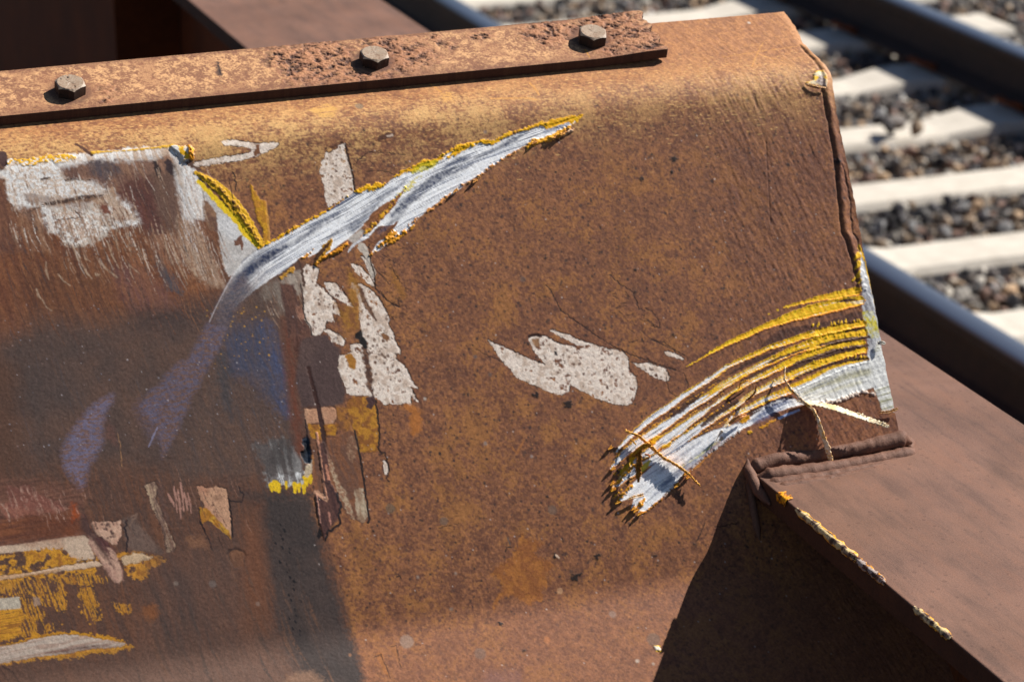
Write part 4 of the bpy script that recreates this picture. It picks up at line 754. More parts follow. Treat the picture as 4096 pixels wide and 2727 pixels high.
SH.scrape('Q', [(680, 620), (760, 575), (850, 520), (950, 465), (1050, 415), (1150, 370), (1250, 322), (1380, 272), (1500, 228), (1650, 188), (1800, 150), (1950, 115), (2070, 100)], [4, 10, 26, 32, 36, 40, 46, 66, 84, 92, 92, 84, 60], yel=(1.3, .55), h_edge=.5, seed=2)
SH.line('Q', [(1860, 112), (1940, 98), (2010, 100)], [1, 3.5, 1], (52, 32, 20), jag=.5)
SH.scrape('Q', [(118, 1298), (200, 1200), (300, 1110), (420, 1010), (560, 920), (650, 850), (760, 780), (900, 690), (1000, 620), (1100, 570), (1220, 520), (1320, 472), (1450, 430), (1600, 380), (1800, 330), (1950, 300), (2080, 272)], [10, 34, 48, 46, 45, 40, 34, 34, 30, 32, 36, 38, 42, 50, 60, 60, 50], yel=(.1, .95), h_edge=.5, seed=3, **TE)
SH.scrape('Q', [(77, 1426), (180, 1310), (300, 1215), (400, 1150), (550, 1050), (700, 935), (850, 850), (960, 770), (1100, 690), (1220, 630), (1350, 570), (1500, 500), (1650, 450), (1800, 400), (1950, 370), (2100, 350)], [10, 56, 66, 62, 60, 54, 52, 50, 46, 46, 56, 60, 76, 84, 80, 64], yel=(.1, .9), h_edge=.5, seed=4, **TE)
SH.scrape('Q', [(150, 1500), (210, 1430), (330, 1330), (480, 1215), (620, 1115), (740, 1025), (860, 940), (980, 860), (1080, 795), (1200, 725), (1350, 655), (1480, 590), (1600, 545), (1700, 510), (1850, 460), (2080, 430)], [10, 50, 66, 66, 74, 50, 22, 26, 30, 38, 44, 50, 60, 60, 54, 44], yel=(.15, .95), h_edge=.5, seed=5, **TE)
SH.scrape('Q', [(83, 1594), (200, 1480), (320, 1400), (460, 1330), (600, 1225), (750, 1120), (900, 1020), (1050, 930), (1150, 860), (1250, 802), (1370, 745), (1500, 690), (1650, 620), (1800, 565), (1950, 515), (2100, 480)], [10, 60, 80, 80, 76, 64, 56, 44, 36, 42, 52, 62, 60, 60, 50, 50], yel=(.05, .9), h_edge=.5, seed=6, **TE)
SH.scrape('Q', [(950, 1150), (1050, 1000), (1180, 935), (1350, 855), (1480, 805), (1650, 725), (1800, 655), (1950, 595), (2110, 562)], [30, 40, 44, 50, 56, 58, 56, 50, 44], yel=(.5, .85), h_edge=.5, seed=7, **TE)
GAP = (74, 46, 36)  # plate brown with the shadow between scrapes painted in
SH.poly('Q', [(1330, 385), (1420, 330), (1640, 290), (1800, 258), (1900, 225), (1975, 195), (2050, 188), (2062, 258), (1960, 280), (1820, 300), (1600, 348), (1480, 395), (1350, 440), (1230, 500), (1290, 430)], GAP, (96, 60, 46), f=.8, jag=1.4, tex='n1', op=.95)
for pts, ww in [([(1930, 345), (2000, 330), (2085, 315)], [2, 5, 2]), ([(1700, 455), (1850, 425), (1960, 405), (2110, 385)], [3, 8, 8, 3]), ([(1450, 665), (1550, 605), (1700, 545), (1850, 500), (1990, 470), (2100, 450)], [4, 12, 9, 11, 9, 3]),
                ([(1530, 705), (1650, 655), (1800, 605), (1950, 565), (2110, 555)], [2, 4, 6, 6, 3]), ([(1150, 1000), (1250, 955), (1340, 918), (1420, 880), (1490, 852)], [5, 9, 10, 7, 2]), ([(1100, 740), (1250, 665), (1350, 620)], [2, 4, 2]), ([(1290, 605), (1420, 545), (1500, 520), (1640, 470)], [2, 4, 3, 2]),
                ([(1000, 690), (1150, 600), (1300, 540), (1400, 490)], [3, 6, 7, 3]), ([(560, 1005), (640, 955), (700, 900), (800, 830)], [6, 9, 9, 5]), ([(800, 1080), (900, 1000), (1000, 935), (1080, 890)], [5, 8, 9, 6]), ([(700, 1225), (800, 1160), (840, 1130)], [4, 6, 3]), ([(690, 1110), (790, 1040)], [4, 3]), ([(560, 980), (580, 960)], [9, 7]),
                ([(1900, 112), (1950, 100), (2010, 98)], [2, 4.5, 1.5])]:
    SH.line('Q', pts, np.array(ww)*.60, GAP, jag=1.2, op=.95)
for k in range(60):      # torn yellow teeth hanging over the gaps
    u_t = rng.uniform(0, 1); y0 = [300, 400, 505, 590][k % 4]; p = (1650+u_t*430, y0-u_t*[40, 40, 70, 50][k % 4]+rng.normal(0, 5)); SH.line('Q', [p, (p[0]+rng.uniform(-4, 6), p[1]-rng.uniform(10, 24))], [rng.uniform(1, 2.2), .6], (244, 190, 20), jag=.8, dh=.3)
CB = [[(118, 1298), (200, 1200), (300, 1110), (420, 1010), (560, 920), (650, 850), (760, 780), (900, 690)], [(77, 1426), (180, 1310), (300, 1215), (400, 1150), (550, 1050), (700, 935), (850, 850), (960, 770)], [(150, 1500), (210, 1430), (330, 1330), (480, 1215), (620, 1115), (740, 1025), (860, 940), (980, 860)],
      [(83, 1594), (200, 1480), (320, 1400), (460, 1330), (600, 1225), (750, 1120), (900, 1020), (1050, 930)], [(124, 1690), (260, 1560), (420, 1440), (560, 1330), (700, 1240), (820, 1170), (960, 1110), (1080, 1020)]]
for A_, B_ in zip(CB[:-1], CB[1:]):
    A_ = pl('Q', A_); B_ = pl('Q', B_)
    def rs(P_):
        L = np.concatenate([[0], np.cumsum(np.linalg.norm(np.diff(P_, axis=0), axis=1))]); t = np.linspace(0, L[-1], 24); return np.stack([np.interp(t, L, P_[:, 0]), np.interp(t, L, P_[:, 1])], 1)
    M_ = (rs(A_)+rs(B_))/2
    SH.line(None, M_, [2.2, 1.4, 1.0, .8, 1.2, 1.8, 2.6], (76, 46, 34), raw=True, jag=1.1, op=.95, dh=-.25, f=.5); SH.line(None, M_+np.array([-.9, .9]), [1.2, .5, .4, .5, .8, 1], (236, 160, 30), raw=True, jag=1.2, br=.45, dh=.5)  # dark midline paints shade between teeth, yellow is torn rim
# wide pale band
SPI = pl('Q', [(200, 1720), (400, 1540), (620, 1400), (800, 1280), (950, 1170), (1100, 1070), (1250, 985), (1400, 910), (1550, 850), (1750, 770), (1950, 690), (2250, 600)])
G2 = dict(g=(.52, .72), c2=(92, 100, 124))
scrape_poly('Q', [(124, 1690), (260, 1530), (420, 1390), (500, 1310), (640, 1230), (800, 1160), (900, 1110), (1000, 1090), (1180, 1010), (1300, 930), (1400, 880), (1500, 860), (1640, 905), (1500, 935), (1350, 985), (1250, 1030), (1180, 1080), (1120, 1100), (1000, 1180), (880, 1260), (780, 1350), (690, 1420), (640, 1480), (560, 1560), (470, 1660), (400, 1720), (308, 1776), (300, 1730), (240, 1745), (270, 1640), (200, 1660)], **G2)
scrape_poly('Q', [(1500, 790), (1650, 730), (1800, 645), (1950, 600), (2110, 570), (2180, 430), (2230, 520), (2270, 700), (2310, 880), (2335, 970), (2210, 985), (2190, 900), (2145, 780), (2050, 820), (1900, 870), (1800, 915), (1640, 905), (1560, 880)], c1=(226, 226, 220), c2=(150, 148, 110), g=(.46, .68), dh=.1)
rim('Q', [(1620, 900), (1750, 905), (1850, 890), (1950, 855), (2050, 815), (2150, 830)], [3, 4, 4, 4, 4, 3], col=(226, 206, 188), dh=1.6)
rim('Q', [(1300, 945), (1420, 900), (1500, 860)], [2, 2, 1], col=(80, 60, 50), dh=-.4)
rim('Q', [(1250, 1098), (1330, 1060), (1400, 1025)], [1.5, 2.5, 2], col=(216, 148, 26), dh=.4)
SH.line('Q', [(1400, 1025), (1480, 990), (1560, 960)], [2.5, 2.5, 1.5], (150, 170, 206), jag=.6, dh=.3)
SH.poly('Q', [(1155, 1125), (1180, 1118), (1195, 1132), (1175, 1150), (1152, 1145)], (226, 168, 20), f=.6, jag=.6, dh=.4)
SH.line('Q', [(960, 1180), (850, 1300), (760, 1400), (700, 1440)], [3, 5, 4, 2], (196, 128, 46), jag=2, op=.75)
SH.poly('Q', [(1080, 1060), (1140, 1005), (1170, 1000), (1180, 1030), (1130, 1065)], (226, 160, 20), f=.7, jag=1, dh=.4)
for pts in [[(2050, 480), (2230, 560)], [(2120, 360), (2220, 430)]]: pass
rim('Q', [(500, 1640), (620, 1500), (760, 1380), (900, 1260), (1110, 1110)], [.9, 1.2, .9, 1.2, .9], col=(222, 212, 200), dh=.9)
rim('Q', [(500, 1640), (440, 1690), (380, 1740), (310, 1778)], [1.2, 2, 1.5, 1.2], col=(208, 132, 30), dh=1.2)
band('Q', [(460, 1580), (640, 1420), (800, 1300), (960, 1190), (1080, 1110)], [20, 44, 50, 40, 16], op=.8, col=(96, 106, 134))
band('Q', [(380, 1660), (540, 1520), (760, 1370), (900, 1250)], [10, 24, 20, 8], op=.7, col=(110, 118, 140)); band('Q', [(420, 1480), (560, 1370), (700, 1270), (820, 1190)], [10, 26, 26, 8], op=.75, col=(104, 112, 136))
band('Q', [(1170, 1070), (1300, 990), (1450, 905), (1520, 880)], [24, 62, 60, 20], op=.9, col=(84, 98, 134)); band('Q', [(1560, 850), (1750, 760), (1950, 690), (2150, 650)], [16, 40, 50, 50], op=.75, col=(150, 144, 96)); band('Q', [(1700, 850), (1900, 780), (2080, 730)], [8, 20, 20], op=.6, col=(170, 160, 90))
band('Q', [(600, 1420), (760, 1330), (900, 1220), (1000, 1160)], [4, 10, 10, 4], op=.6, col=(224, 212, 90), f=1)
for k in range(46):      # bare grooves drawn along the band
    u_t = rng.uniform(.05, .95); i_ = u_t*(len(SPI)-2); a_ = SPI[int(i_)]+(SPI[int(i_)+1]-SPI[int(i_)])*(i_ % 1); D_ = SPI[int(i_)+1]-SPI[int(i_)]; D_ = D_/np.linalg.norm(D_); N_ = np.array([-D_[1], D_[0]]); o_ = rng.uniform(-9, 9); L_ = rng.uniform(8, 26)
    w_, d_ = SH.win(np.array([a_+N_*o_]), 1), 0
    if SH.col[w_].size and SH.col[w_].mean() > .35: SH.line(None, [a_+N_*o_-D_*L_*.5, a_+N_*o_+D_*L_*.5], [.3, .8, .3], [(120, 126, 146), (255, 255, 255), (86, 92, 112)][k % 3], raw=True, jag=.2, op=.8, dh=-.1)
# ragged ends of the teeth
for x0, y0, x1, y1 in [(250, 1545, 120, 1685), (260, 1395, 85, 1590), (230, 1400, 140, 1470), (350, 1660, 260, 1740), (330, 1690, 300, 1745)]:
    rim('Q', [(x0, y0), ((x0+x1)/2-4, (y0+y1)/2+3), (x1, y1)], [4, 3.5, 1], col=(216, 146, 24), dh=1.5)
SH.poly('P', [(420, 860), (520, 780), (560, 700), (600, 720), (560, 800), (470, 870), (400, 930)], (228, 178, 20), (200, 150, 24), f=.7, jag=1.2, tex='n4')
SH.poly('P', [(660, 840), (740, 770), (800, 740), (770, 820), (680, 900)], (222, 204, 70), f=.8, jag=1.2)
SH.poly('P', [(780, 510), (860, 450), (940, 440), (900, 490), (820, 560)], (230, 174, 18), f=.7, jag=1.2, dh=.5)
SH.poly('P', [(920, 600), (1000, 530), (1060, 520), (1040, 580), (960, 620)], (226, 170, 20), f=.7, jag=1.2, dh=.5)

# top-right chip
SH.poly('C', [(880, 562), (930, 540), (930, 505), (955, 478), (990, 478), (1012, 520), (1020, 590), (975, 588), (910, 575)], (244, 190, 30), (222, 206, 170), f=.7, jag=1.0, tex='n4', dh=1.2)
SH.poly('C', [(935, 555), (975, 505), (1005, 545), (1015, 585), (975, 582)], (186, 168, 158), (120, 104, 100), f=.8, jag=1.2, tex='n1', dh=.3)
# groove and bead down the right edge
EDG = pl('C', [(900, 330), (960, 420), (985, 520), (1000, 620), (1030, 760), (1065, 960), (1085, 1100), (1100, 1300), (1130, 1568)]).tolist()+pl('F', [(1165, 110), (1200, 240), (1230, 380)]).tolist()
w, d, T, SG, tot = SH.spine(np.array(EDG), 14)
wv = 1+.9*(vn(T/14, T*0+5, 2)-.5)
SH.h[w] += -.9*np.exp(-(d/1.5)**2)*wv+1.2*np.exp(-(((-SG*d)-4.6)/3.4)**2)*wv
SH.blend(w, np.exp(-(d/1.6)**2)*.5, lin((52, 32, 26)))  # shade beside the bead painted into the groove colour
E2 = pl('C', [(1125, 1110), (1150, 1180), (1180, 1350), (1200, 1568)]).tolist()+pl('F', [(1235, 100), (1250, 180)]).tolist()
SH.line(None, E2, 1.6, (66, 42, 34), raw=True, op=.7, dh=-.6)
SH.line('C', [(540, 640), (560, 720)], [3, 2], (84, 52, 40), op=.6, dh=-.3); SH.line('C', [(620, 960), (625, 1080), (650, 1500)], [1.5, 1, 1], (84, 52, 40), op=.5, dh=-.3)
SH.line('F', [(1460, 1420), (1490, 1520)], [5, 8], (70, 44, 36), op=.6, f=2, dh=-.5)

SH.blend(slice(None), sst(X, 1152, 1160)*(1-sst(S, 118, 150))*.7, lin((206, 150, 104)))  # lit highlight painted along the upper right edge
grain = rng.random(X.shape).astype(np.float32); grain = (grain+np.roll(grain, 1, 0)+np.roll(grain, 1, 1)+np.roll(grain, (1, 1), (0, 1)))/4
SH.col *= (1+(grain-.5)*.50+(SH.n1-.5)*.16)[..., None]; SH.col = np.clip(SH.col, 0, .93)
# ---- build the plate mesh
def plate_pts(sh, off=0.0):
    y, z, ny, nz = prof(sh.S/1000.0)
    h = sh.h/1000.0+off
    return np.stack([sh.X/1000.0, y+ny*h, z+nz*h], -1).reshape(-1, 3)
# the plate's right edge is hand cut: it falls in above the bend and bulges at it
V1 = plate_pts(SH); gsx = SH.S.ravel(); wgt = sst(SH.X.ravel(), 1120, 1162)
V1[:, 0] += wgt*(-.0050*np.exp(-((gsx-62)/26)**2)+.0022*np.exp(-((gsx-112)/14)**2)+.0026*(fbm(gsx/22, gsx*0, 33, 3)-.5)+.0016*(fbm(gsx/5, gsx*0+4, 34, 2)-.5)); F1 = grid_faces(SH.ns, SH.nx)
cc = SH.col.reshape(-1, 3); rr = np.repeat(SH.ro.reshape(-1, 1), 3, 1)
nb = len(V1)
xs = np.array([-2.66, -1.6, -.6, .1, .268]); ss = np.linspace(0, .715, 120)
def sheet(xs, ss, off):
    y, z, ny, nz = prof(ss); XX, YY = np.meshgrid(xs, y+ny*off); _, ZZ = np.meshgrid(xs, z+nz*off)
    return np.stack([XX, YY, ZZ], -1).reshape(-1, 3)
V2 = sheet(xs, ss, 0); F2 = grid_faces(len(ss), len(xs), nb)
xb = np.array([-2.66, 0, 1.162]); V3 = sheet(xb, ss, -.012); F3 = grid_faces(len(ss), len(xb), nb+len(V2))[:, ::-1]
# rims: right end, top edge, bottom edge
idx = np.arange(nb).reshape(SH.ns, SH.nx)
def rimstrip(ids, dirv, V, base, n=1):
    P0 = V[ids]; P1 = P0+dirv; k = len(ids); a0 = base+np.arange(k); c = a0+k
    return np.concatenate([P0, P1]), np.stack([a0[:-1], c[:-1], c[1:], a0[1:]], 1)
y, z, ny, nz = prof(SH.gs/1000.0)
V4, F4 = rimstrip(idx[:, -1], np.stack([np.zeros_like(ny), -ny*.012, -nz*.012], 1), V1, nb+len(V2)+len(V3))
V5, F5 = rimstrip(idx[0, :], np.tile([0, -_nv[0][0]*.012, -_nv[0][1]*.012], (SH.nx, 1)), V1, nb+len(V2)+len(V3)+len(V4))
VA = np.concatenate([V1, V2, V3, V4, V5]); FA = np.concatenate([F1, F2, F3, F4, F5])
dc = np.concatenate([cc, np.tile(lin((112, 76, 54)), (len(V2)+len(V3), 1)), np.tile(cc.reshape(SH.ns, SH.nx, 3)[:, -1], (2, 1)), np.tile(cc.reshape(SH.ns, SH.nx, 3)[0], (2, 1))])
dr = np.concatenate([rr, np.full((len(VA)-nb, 3), .6)])
buf = empty('buffer_stop', (1.156, 2.1, 0))
tag(buf, 'rusty brown steel buffer stop with scraped bent plate, bolted strip and long flanged beam', 'buffer stop')
def part(name, me, mat, parent=None):
    o = link(name, me, mat); p = parent or buf; o.parent = p
    # keep world placement
    o.matrix_parent_inverse = Matrix.Identity(4)
    loc = Vector((0, 0, 0)); q = p
    while q: loc += Vector(q.location); q = q.parent
    o.location = -loc; return o
plate = part('bumper_plate', np_mesh('bumper_plate', VA, FA, True, {'coat': dc, 'surf': dr}), M_plate)
plate['label'] = 'bent brown plate with white, yellow and blue scrape marks'

# ================================================================ clamping strip
u_ = np.array([0, *(-(A0-B0)/np.linalg.norm(A0-B0))]); n_ = np.cross([1, 0, 0], u_); n_ = n_ if n_[2] > 0 else -n_
A3 = np.array([0, *A0])
ST = Sheet(262, 1004, 0, 70.4, .55)
tl = .004
f = sst(.4*ST.n4+.35*ST.n1+.25*ST.n20, .38, .62)
ST.col[:] = ST.mixc(slice(None), (134, 92, 68), (204, 156, 110), f)
ST.blend(slice(None), sst(ST.n20, .5, .66)*.5, lin((138, 92, 68)))
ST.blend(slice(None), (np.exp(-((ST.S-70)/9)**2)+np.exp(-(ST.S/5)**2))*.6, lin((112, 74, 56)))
specks(ST, 1600, .5, 1.4, lin((96, 68, 58)), .55); specks(ST, 700, .5, 1.2, lin((196, 150, 96)), .5)
pit = np.zeros(ST.X.shape, np.float32)
for x, s_, rx, rs, a in [(676, 30, 34, 34, 1), (655, 45, 32, 28, 1), (735, 30, 26, 36, 1), (640, 22, 26, 22, .8), (700, 62, 40, 14, .9), (905, 18, 34, 20, 1), (965, 30, 40, 44, 1.1), (985, 50, 24, 30, 1.1), (900, 30, 22, 16, .8),
                     (790, 14, 7, 12, .9), (800, 26, 9, 10, .6), (836, 14, 16, 8, .7), (270, 6, 10, 8, .6), (372, 50, 0, 0, 0), (466, 46, 12, 12, .5), (462, 62, 8, 6, .8), (765, 34, 22, 26, .5)]:
    if rx: pit = np.maximum(pit, a*np.clip(1.25-np.hypot((ST.X-x)/rx, (ST.S-s_)/rs), 0, 1))
pit = np.clip(pit*1.7+(ST.n20-.5)*.8*(pit > 0), 0, 1)
lump = fbm(ST.X/5.2+ST.j2*.9, ST.S/4.0+ST.j2*.7, 51, 4, .6); cav = sst(lump, .42, .30)
ST.h += pit*((lump-.5)*3.4+.3-.5*cav)+(ST.n1-.5)*.15+(ST.n4-.5)*.2
ST.blend(slice(None), pit*.75, ST.mixc(slice(None), (112, 76, 60), (168, 116, 84), sst(lump, .4, .62)))
ST.blend(slice(None), pit*cav*.8, lin((62, 42, 38)))
# worn pocket round the bolts, lumps on the edge rows stay level at the bottom edge
for bx, bs in [(433.1, 43.3), (719.1, 39.3), (939, 36.6)]:
    d = np.hypot(ST.X-bx, ST.S-bs); k = 1-sst(d, 16, 24)
    ST.h = ST.h*(1-k)
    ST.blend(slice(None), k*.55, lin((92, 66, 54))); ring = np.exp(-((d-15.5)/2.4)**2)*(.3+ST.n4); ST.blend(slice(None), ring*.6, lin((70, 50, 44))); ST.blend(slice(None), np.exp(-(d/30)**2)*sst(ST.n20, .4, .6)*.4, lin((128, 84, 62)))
w, d, T, SG, tot = ST.spine(np.array([(497, 10), (500, 18), (503, 30)]), 8); 
a = np.array([hit_ for hit_ in [(600-0, 0)]])
def on_strip(c, p):
    q = px(c, p); r = ray(*q); P0 = A3+n_*.010; t = ((P0-CAM)@n_)/(r@n_); h_ = CAM+t*r; return (h_[0]*1000, float((h_-A3)@u_)*1000)
ST.line(None, [on_strip('A', (1465, 425)), on_strip('A', (1480, 505))], [3, 5], (84, 62, 52), raw=True, jag=1.5, f=2)
ST.line(None, [on_strip('A', (1468, 430)), on_strip('A', (1485, 500))], 1.2, (50, 38, 36), raw=True, jag=.8)
ST.line(None, [on_strip('B', (1760, 350)), on_strip('B', (1790, 400))], .8, (200, 140, 40), raw=True, jag=.4)
ST.h *= sst(70.4-ST.S, 0, 2.5)*.85+.15
# mesh: top sheet + bevelled front/back/end sides. The strip runs slightly out of line with the plate edge.
def strip_pt(x, s, h):
    s2 = s+(0.0-.0047*(x-.38)/.63)+.0004
    lift = .0035*sst(x, .93, 1.0)     # the free end is sprung up
    return A3[None]+np.stack([x, 0*x, 0*x], -1)+u_[None]*s2[..., None]+n_[None]*(h+lift)[..., None]
x = ST.X.ravel()/1000.; s_ = ST.S.ravel()/1000.; endx = .0022*np.sin(s_*300)*sst(x, .98, 1.0)+.0015*(ST.n4.ravel()-.5)*sst(x, .99, 1.0)*4
V1 = strip_pt(x+endx, s_, .010+ST.h.ravel()/1000.); idx = np.arange(len(V1)).reshape(ST.ns, ST.nx)
F1 = grid_faces(ST.ns, ST.nx)
loop = np.concatenate([idx[0, :], idx[1:, -1], idx[-1, ::-1][1:], idx[::-1, 0][1:]])
levels = [(.0008, .0006), (.0095, .0006), (.0098, 0)]
Vs = [V1, V1[loop]]; Fs = [F1]; prev = len(V1)+np.arange(len(loop)); base = len(V1)+len(loop)
ctr = np.array([x[loop].mean(), s_[loop].mean()])
for k, dz in enumerate([.001, .0094]):
    bx = x[loop]; bs = s_[loop]; P_ = strip_pt(bx+endx[loop], bs, np.full(len(loop), .010-dz)+ (ST.h.ravel()[loop]/1000. if k == 0 else 0))
    out = .0006
    P_ = P_+u_[None]*(out*np.where(bs > .0699, 1, np.where(bs < .0003, -1, 0)))[:, None]+np.array([1., 0, 0])[None]*(out*np.where(bx > 1.0035, 1, 0))[:, None]
    Vs.append(P_); cur = base+np.arange(len(loop)); Fs.append(np.stack([prev, cur, np.roll(cur, -1), np.roll(prev, -1)], 1)[:-1]); prev = cur; base += len(loop)
colS = ST.col.reshape(-1, 3); sidec = colS[loop]*.12+lin((60, 38, 30))*.88  # side colour darkened for the shade on the strip's edges
xs = np.array([-2.6, .262]); lb = strip_pt(np.array([-2.6, .262, -2.6, .262, -2.6, .262, -2.6, .262]), np.array([0, 0, .0704, .0704, 0, 0, .0704, .0704]), np.array([.01]*4+[.0006]*4))
o_ = base; Vs.append(lb); Fs.append(np.array([[0, 2, 3, 1], [2, 6, 7, 3], [4, 0, 1, 5], [0, 4, 6, 2]])+o_)
VA = np.concatenate(Vs); FA = np.concatenate(Fs)
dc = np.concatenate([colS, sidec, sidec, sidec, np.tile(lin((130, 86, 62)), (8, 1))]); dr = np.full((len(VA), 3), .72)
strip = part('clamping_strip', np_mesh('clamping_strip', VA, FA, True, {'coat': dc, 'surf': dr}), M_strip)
strip['label'] = 'flat rusted steel strip with pitted patches along the top of the plate'

# ---- bolts
def bolt_mesh(a_, h, seed):
    r = np.random.default_rng(seed); n = 96; th = np.linspace(0, 2*math.pi, n, endpoint=False)
    Rh = a_/np.cos((th % (math.pi/3))-math.pi/6)
    rings = [(0*th+a_*.30, 0*th+h-.0004), (0*th+a_*.62, 0*th+h-.0001), (0*th+a_*.93, 0*th+h), (Rh*.995, h-.0003-(Rh-.93*a_)*.55), (Rh, h-.0008-(Rh-.93*a_)*.55), (Rh, 0*th+.0015), (Rh*.985, 0*th+.0006), (Rh*.98, 0*th-.002)]
    V = [np.array([[0, 0, h-.0005]])]
    for q, zz in rings:
        jj = 1+r.normal(0, .004, n); V.append(np.stack([q*jj*np.cos(th), q*jj*np.sin(th), zz+r.normal(0, .00008, n)], 1))
    V = np.concatenate(V); bm = bmesh.new(); vs = [bm.verts.new(v) for v in V]
    for k in range(n): bm.faces.new((vs[0], vs[1+k], vs[1+(k+1) % n]))
    for q in range(len(rings)-1):
        for k in range(n):
            a = 1+q*n+k; b = 1+q*n+(k+1) % n; bm.faces.new((vs[a], vs[a+n], vs[b+n], vs[b]))
    for fa in bm.faces: fa.smooth = True
    me = bpy.data.meshes.new('bolt'); bm.to_mesh(me); bm.free()
    me.set_sharp_from_angle(angle=rad(28)) if hasattr(me, 'set_sharp_from_angle') else None
    return me
rotb = Matrix(((1, -0, 0), (0, 0, 0), (0, 0, 0)))
for i, (x, s_, hh, ang, sz) in enumerate([(.4331, .0433, .0112, 33, .0124), (.7191, .0393, .0110, 26, .0124), (.9390, .0366, .0118, 12, .0126)]):
    me = bolt_mesh(sz, hh, 5+i)
    base = strip_pt(np.array([x]), np.array([s_-.0004+.0047*(x-.38)/.63]), np.array([.0098]))[0]
    if i == 0:      # raised grade marks on the first head
        bm = bmesh.new(); bm.from_mesh(me)
        for ch, tx, ty in [('1', -.0068, .0062), ('8', -.0002, .0076), ('3', .0030, -.0078)]:
            cu = bpy.data.curves.new('t', 'FONT'); cu.body = ch; cu.size = .0036; cu.extrude = .0003; cu.align_x = 'CENTER'; cu.align_y = 'CENTER'
            to = bpy.data.objects.new('t', cu); C.objects.link(to); dg = bpy.context.evaluated_depsgraph_get()
            tm = bpy.data.meshes.new_from_object(to.evaluated_get(dg)); a0 = math.radians(-ang)
            tm.transform(Matrix.Rotation(a0, 4, 'Z') @ Matrix.Translation((tx, ty, hh+.0001))); bm.from_mesh(tm)
            bpy.data.objects.remove(to); bpy.data.meshes.remove(tm)
        bm.to_mesh(me); bm.free()
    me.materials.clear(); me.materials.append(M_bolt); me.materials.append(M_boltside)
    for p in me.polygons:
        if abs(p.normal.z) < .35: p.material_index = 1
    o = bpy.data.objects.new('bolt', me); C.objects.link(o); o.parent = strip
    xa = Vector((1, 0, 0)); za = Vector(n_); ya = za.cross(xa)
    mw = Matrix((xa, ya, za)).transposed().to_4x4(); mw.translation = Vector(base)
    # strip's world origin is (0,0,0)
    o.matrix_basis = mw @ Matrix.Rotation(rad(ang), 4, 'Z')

# ================================================================ longitudinal beams
ZF = 1.2711
def box(bm, x0, x1, y0, y1, z0, z1, bev=0):
    r = bmesh.ops.create_cube(bm, size=1); v = r['verts']
    bmesh.ops.scale(bm, verts=v, vec=(x1-x0, y1-y0, z1-z0)); bmesh.ops.translate(bm, verts=v, vec=((x0+x1)/2, (y0+y1)/2, (z0+z1)/2))
    if bev:
        e = list({e for q in v for e in q.link_edges}); bmesh.ops.bevel(bm, geom=e, offset=bev, segments=3, affect='EDGES', profile=.5)
def bm_obj(name, fn, mat, parent=None):
    bm = bmesh.new(); fn(bm); me = bpy.data.meshes.new(name); bm.to_mesh(me); bm.free(); return part(name, me, mat, parent)
def beam(xc, name):
    def top(bm): box(bm, xc-.150, xc+.150, .9, 7.6, ZF-.024, ZF, .0018)
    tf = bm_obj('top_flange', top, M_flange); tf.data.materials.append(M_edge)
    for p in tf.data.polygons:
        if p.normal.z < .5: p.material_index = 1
    def web(bm):
        box(bm, xc-.007, xc+.007, .9, 7.6, ZF-.876, ZF-.026)
        for yy in (2.9, 4.93): box(bm, xc-.135, xc-.009, yy, yy+.014, ZF-.870, ZF-.027)
    bm_obj('web', web, M_under)
    def bot(bm): box(bm, xc-.150, xc+.150, .9, 7.6, ZF-.902, ZF-.878, .0018)
    bm_obj('bottom_flange', bot, M_under)
    for yy in (1.2, 6.9): bm_obj('support', lambda bm: box(bm, xc-.12, xc+.12, yy, yy+.3, -.05, ZF-.904), M_under)
beam(1.156, 'r'); beam(-2.656, 'l')
# dark cover plate between the beams behind the bumper (seen as the shaded steel behind the strip)

# ---- weld beads joining plate and flange
def tube(pts, r, seed, nseg=14, sub=3, amp=.16):
    """lumpy bead along pts (world)"""
    P_ = np.array(pts, float); L = np.concatenate([[0], np.cumsum(np.linalg.norm(np.diff(P_, axis=0), axis=1))]); n = max(8, int(L[-1]/.0016))
    t = np.linspace(0, L[-1], n); Q = np.stack([np.interp(t, L, P_[:, k]) for k in range(3)], 1); r = np.interp(t, L, np.atleast_1d(r) if np.ndim(r) else [r]*len(L))
    D = np.gradient(Q, axis=0); D /= np.linalg.norm(D, axis=1)[:, None]+1e-12; up = np.array([0, 0, 1.]) if abs(D[:, 2]).mean() < .8 else np.array([0, 1., 0])
    N1 = np.cross(D, up); N1 /= np.linalg.norm(N1, axis=1)[:, None]; N2 = np.cross(N1, D); th = np.linspace(0, 2*math.pi, nseg, endpoint=False)
    TT, HH = np.meshgrid(t, th, indexing='ij')
    rr = r[:, None]*(1+amp*2*(fbm(TT/.009+seed, np.cos(HH)*1.6+np.sin(HH)*2.5+9, seed, 5, .7)-.5)+amp*.12*np.sin(TT/.0024+2*np.cos(HH)+6*vn(TT/.02, TT*0, seed)))*np.minimum(1, .25+np.minimum(TT, L[-1]-TT)/.014)
    V = Q[:, None]+N1[:, None]*(np.cos(HH)*rr)[..., None]+N2[:, None]*(np.sin(HH)*rr)[..., None]
    i = np.arange(n-1)[:, None]; j = np.arange(nseg)[None]; a = i*nseg+j; b = i*nseg+(j+1) % nseg
    Fq = np.stack([a, b, b+nseg, a+nseg], -1).reshape(-1, 4); return V.reshape(-1, 3), Fq
def tubes(name, lst, mat, parent=None, amp=.16, cols=None):
    Vs = []; Fs = []; b = 0
    for k, (p, r) in enumerate(lst):
        v, f = tube(p, r, 3+k*7, amp=amp); Vs.append(v); Fs.append(f+b); b += len(v)
    V = np.concatenate(Vs); return part(name, np_mesh(name, V, np.concatenate(Fs), True, cols(V) if cols else None), mat, parent)
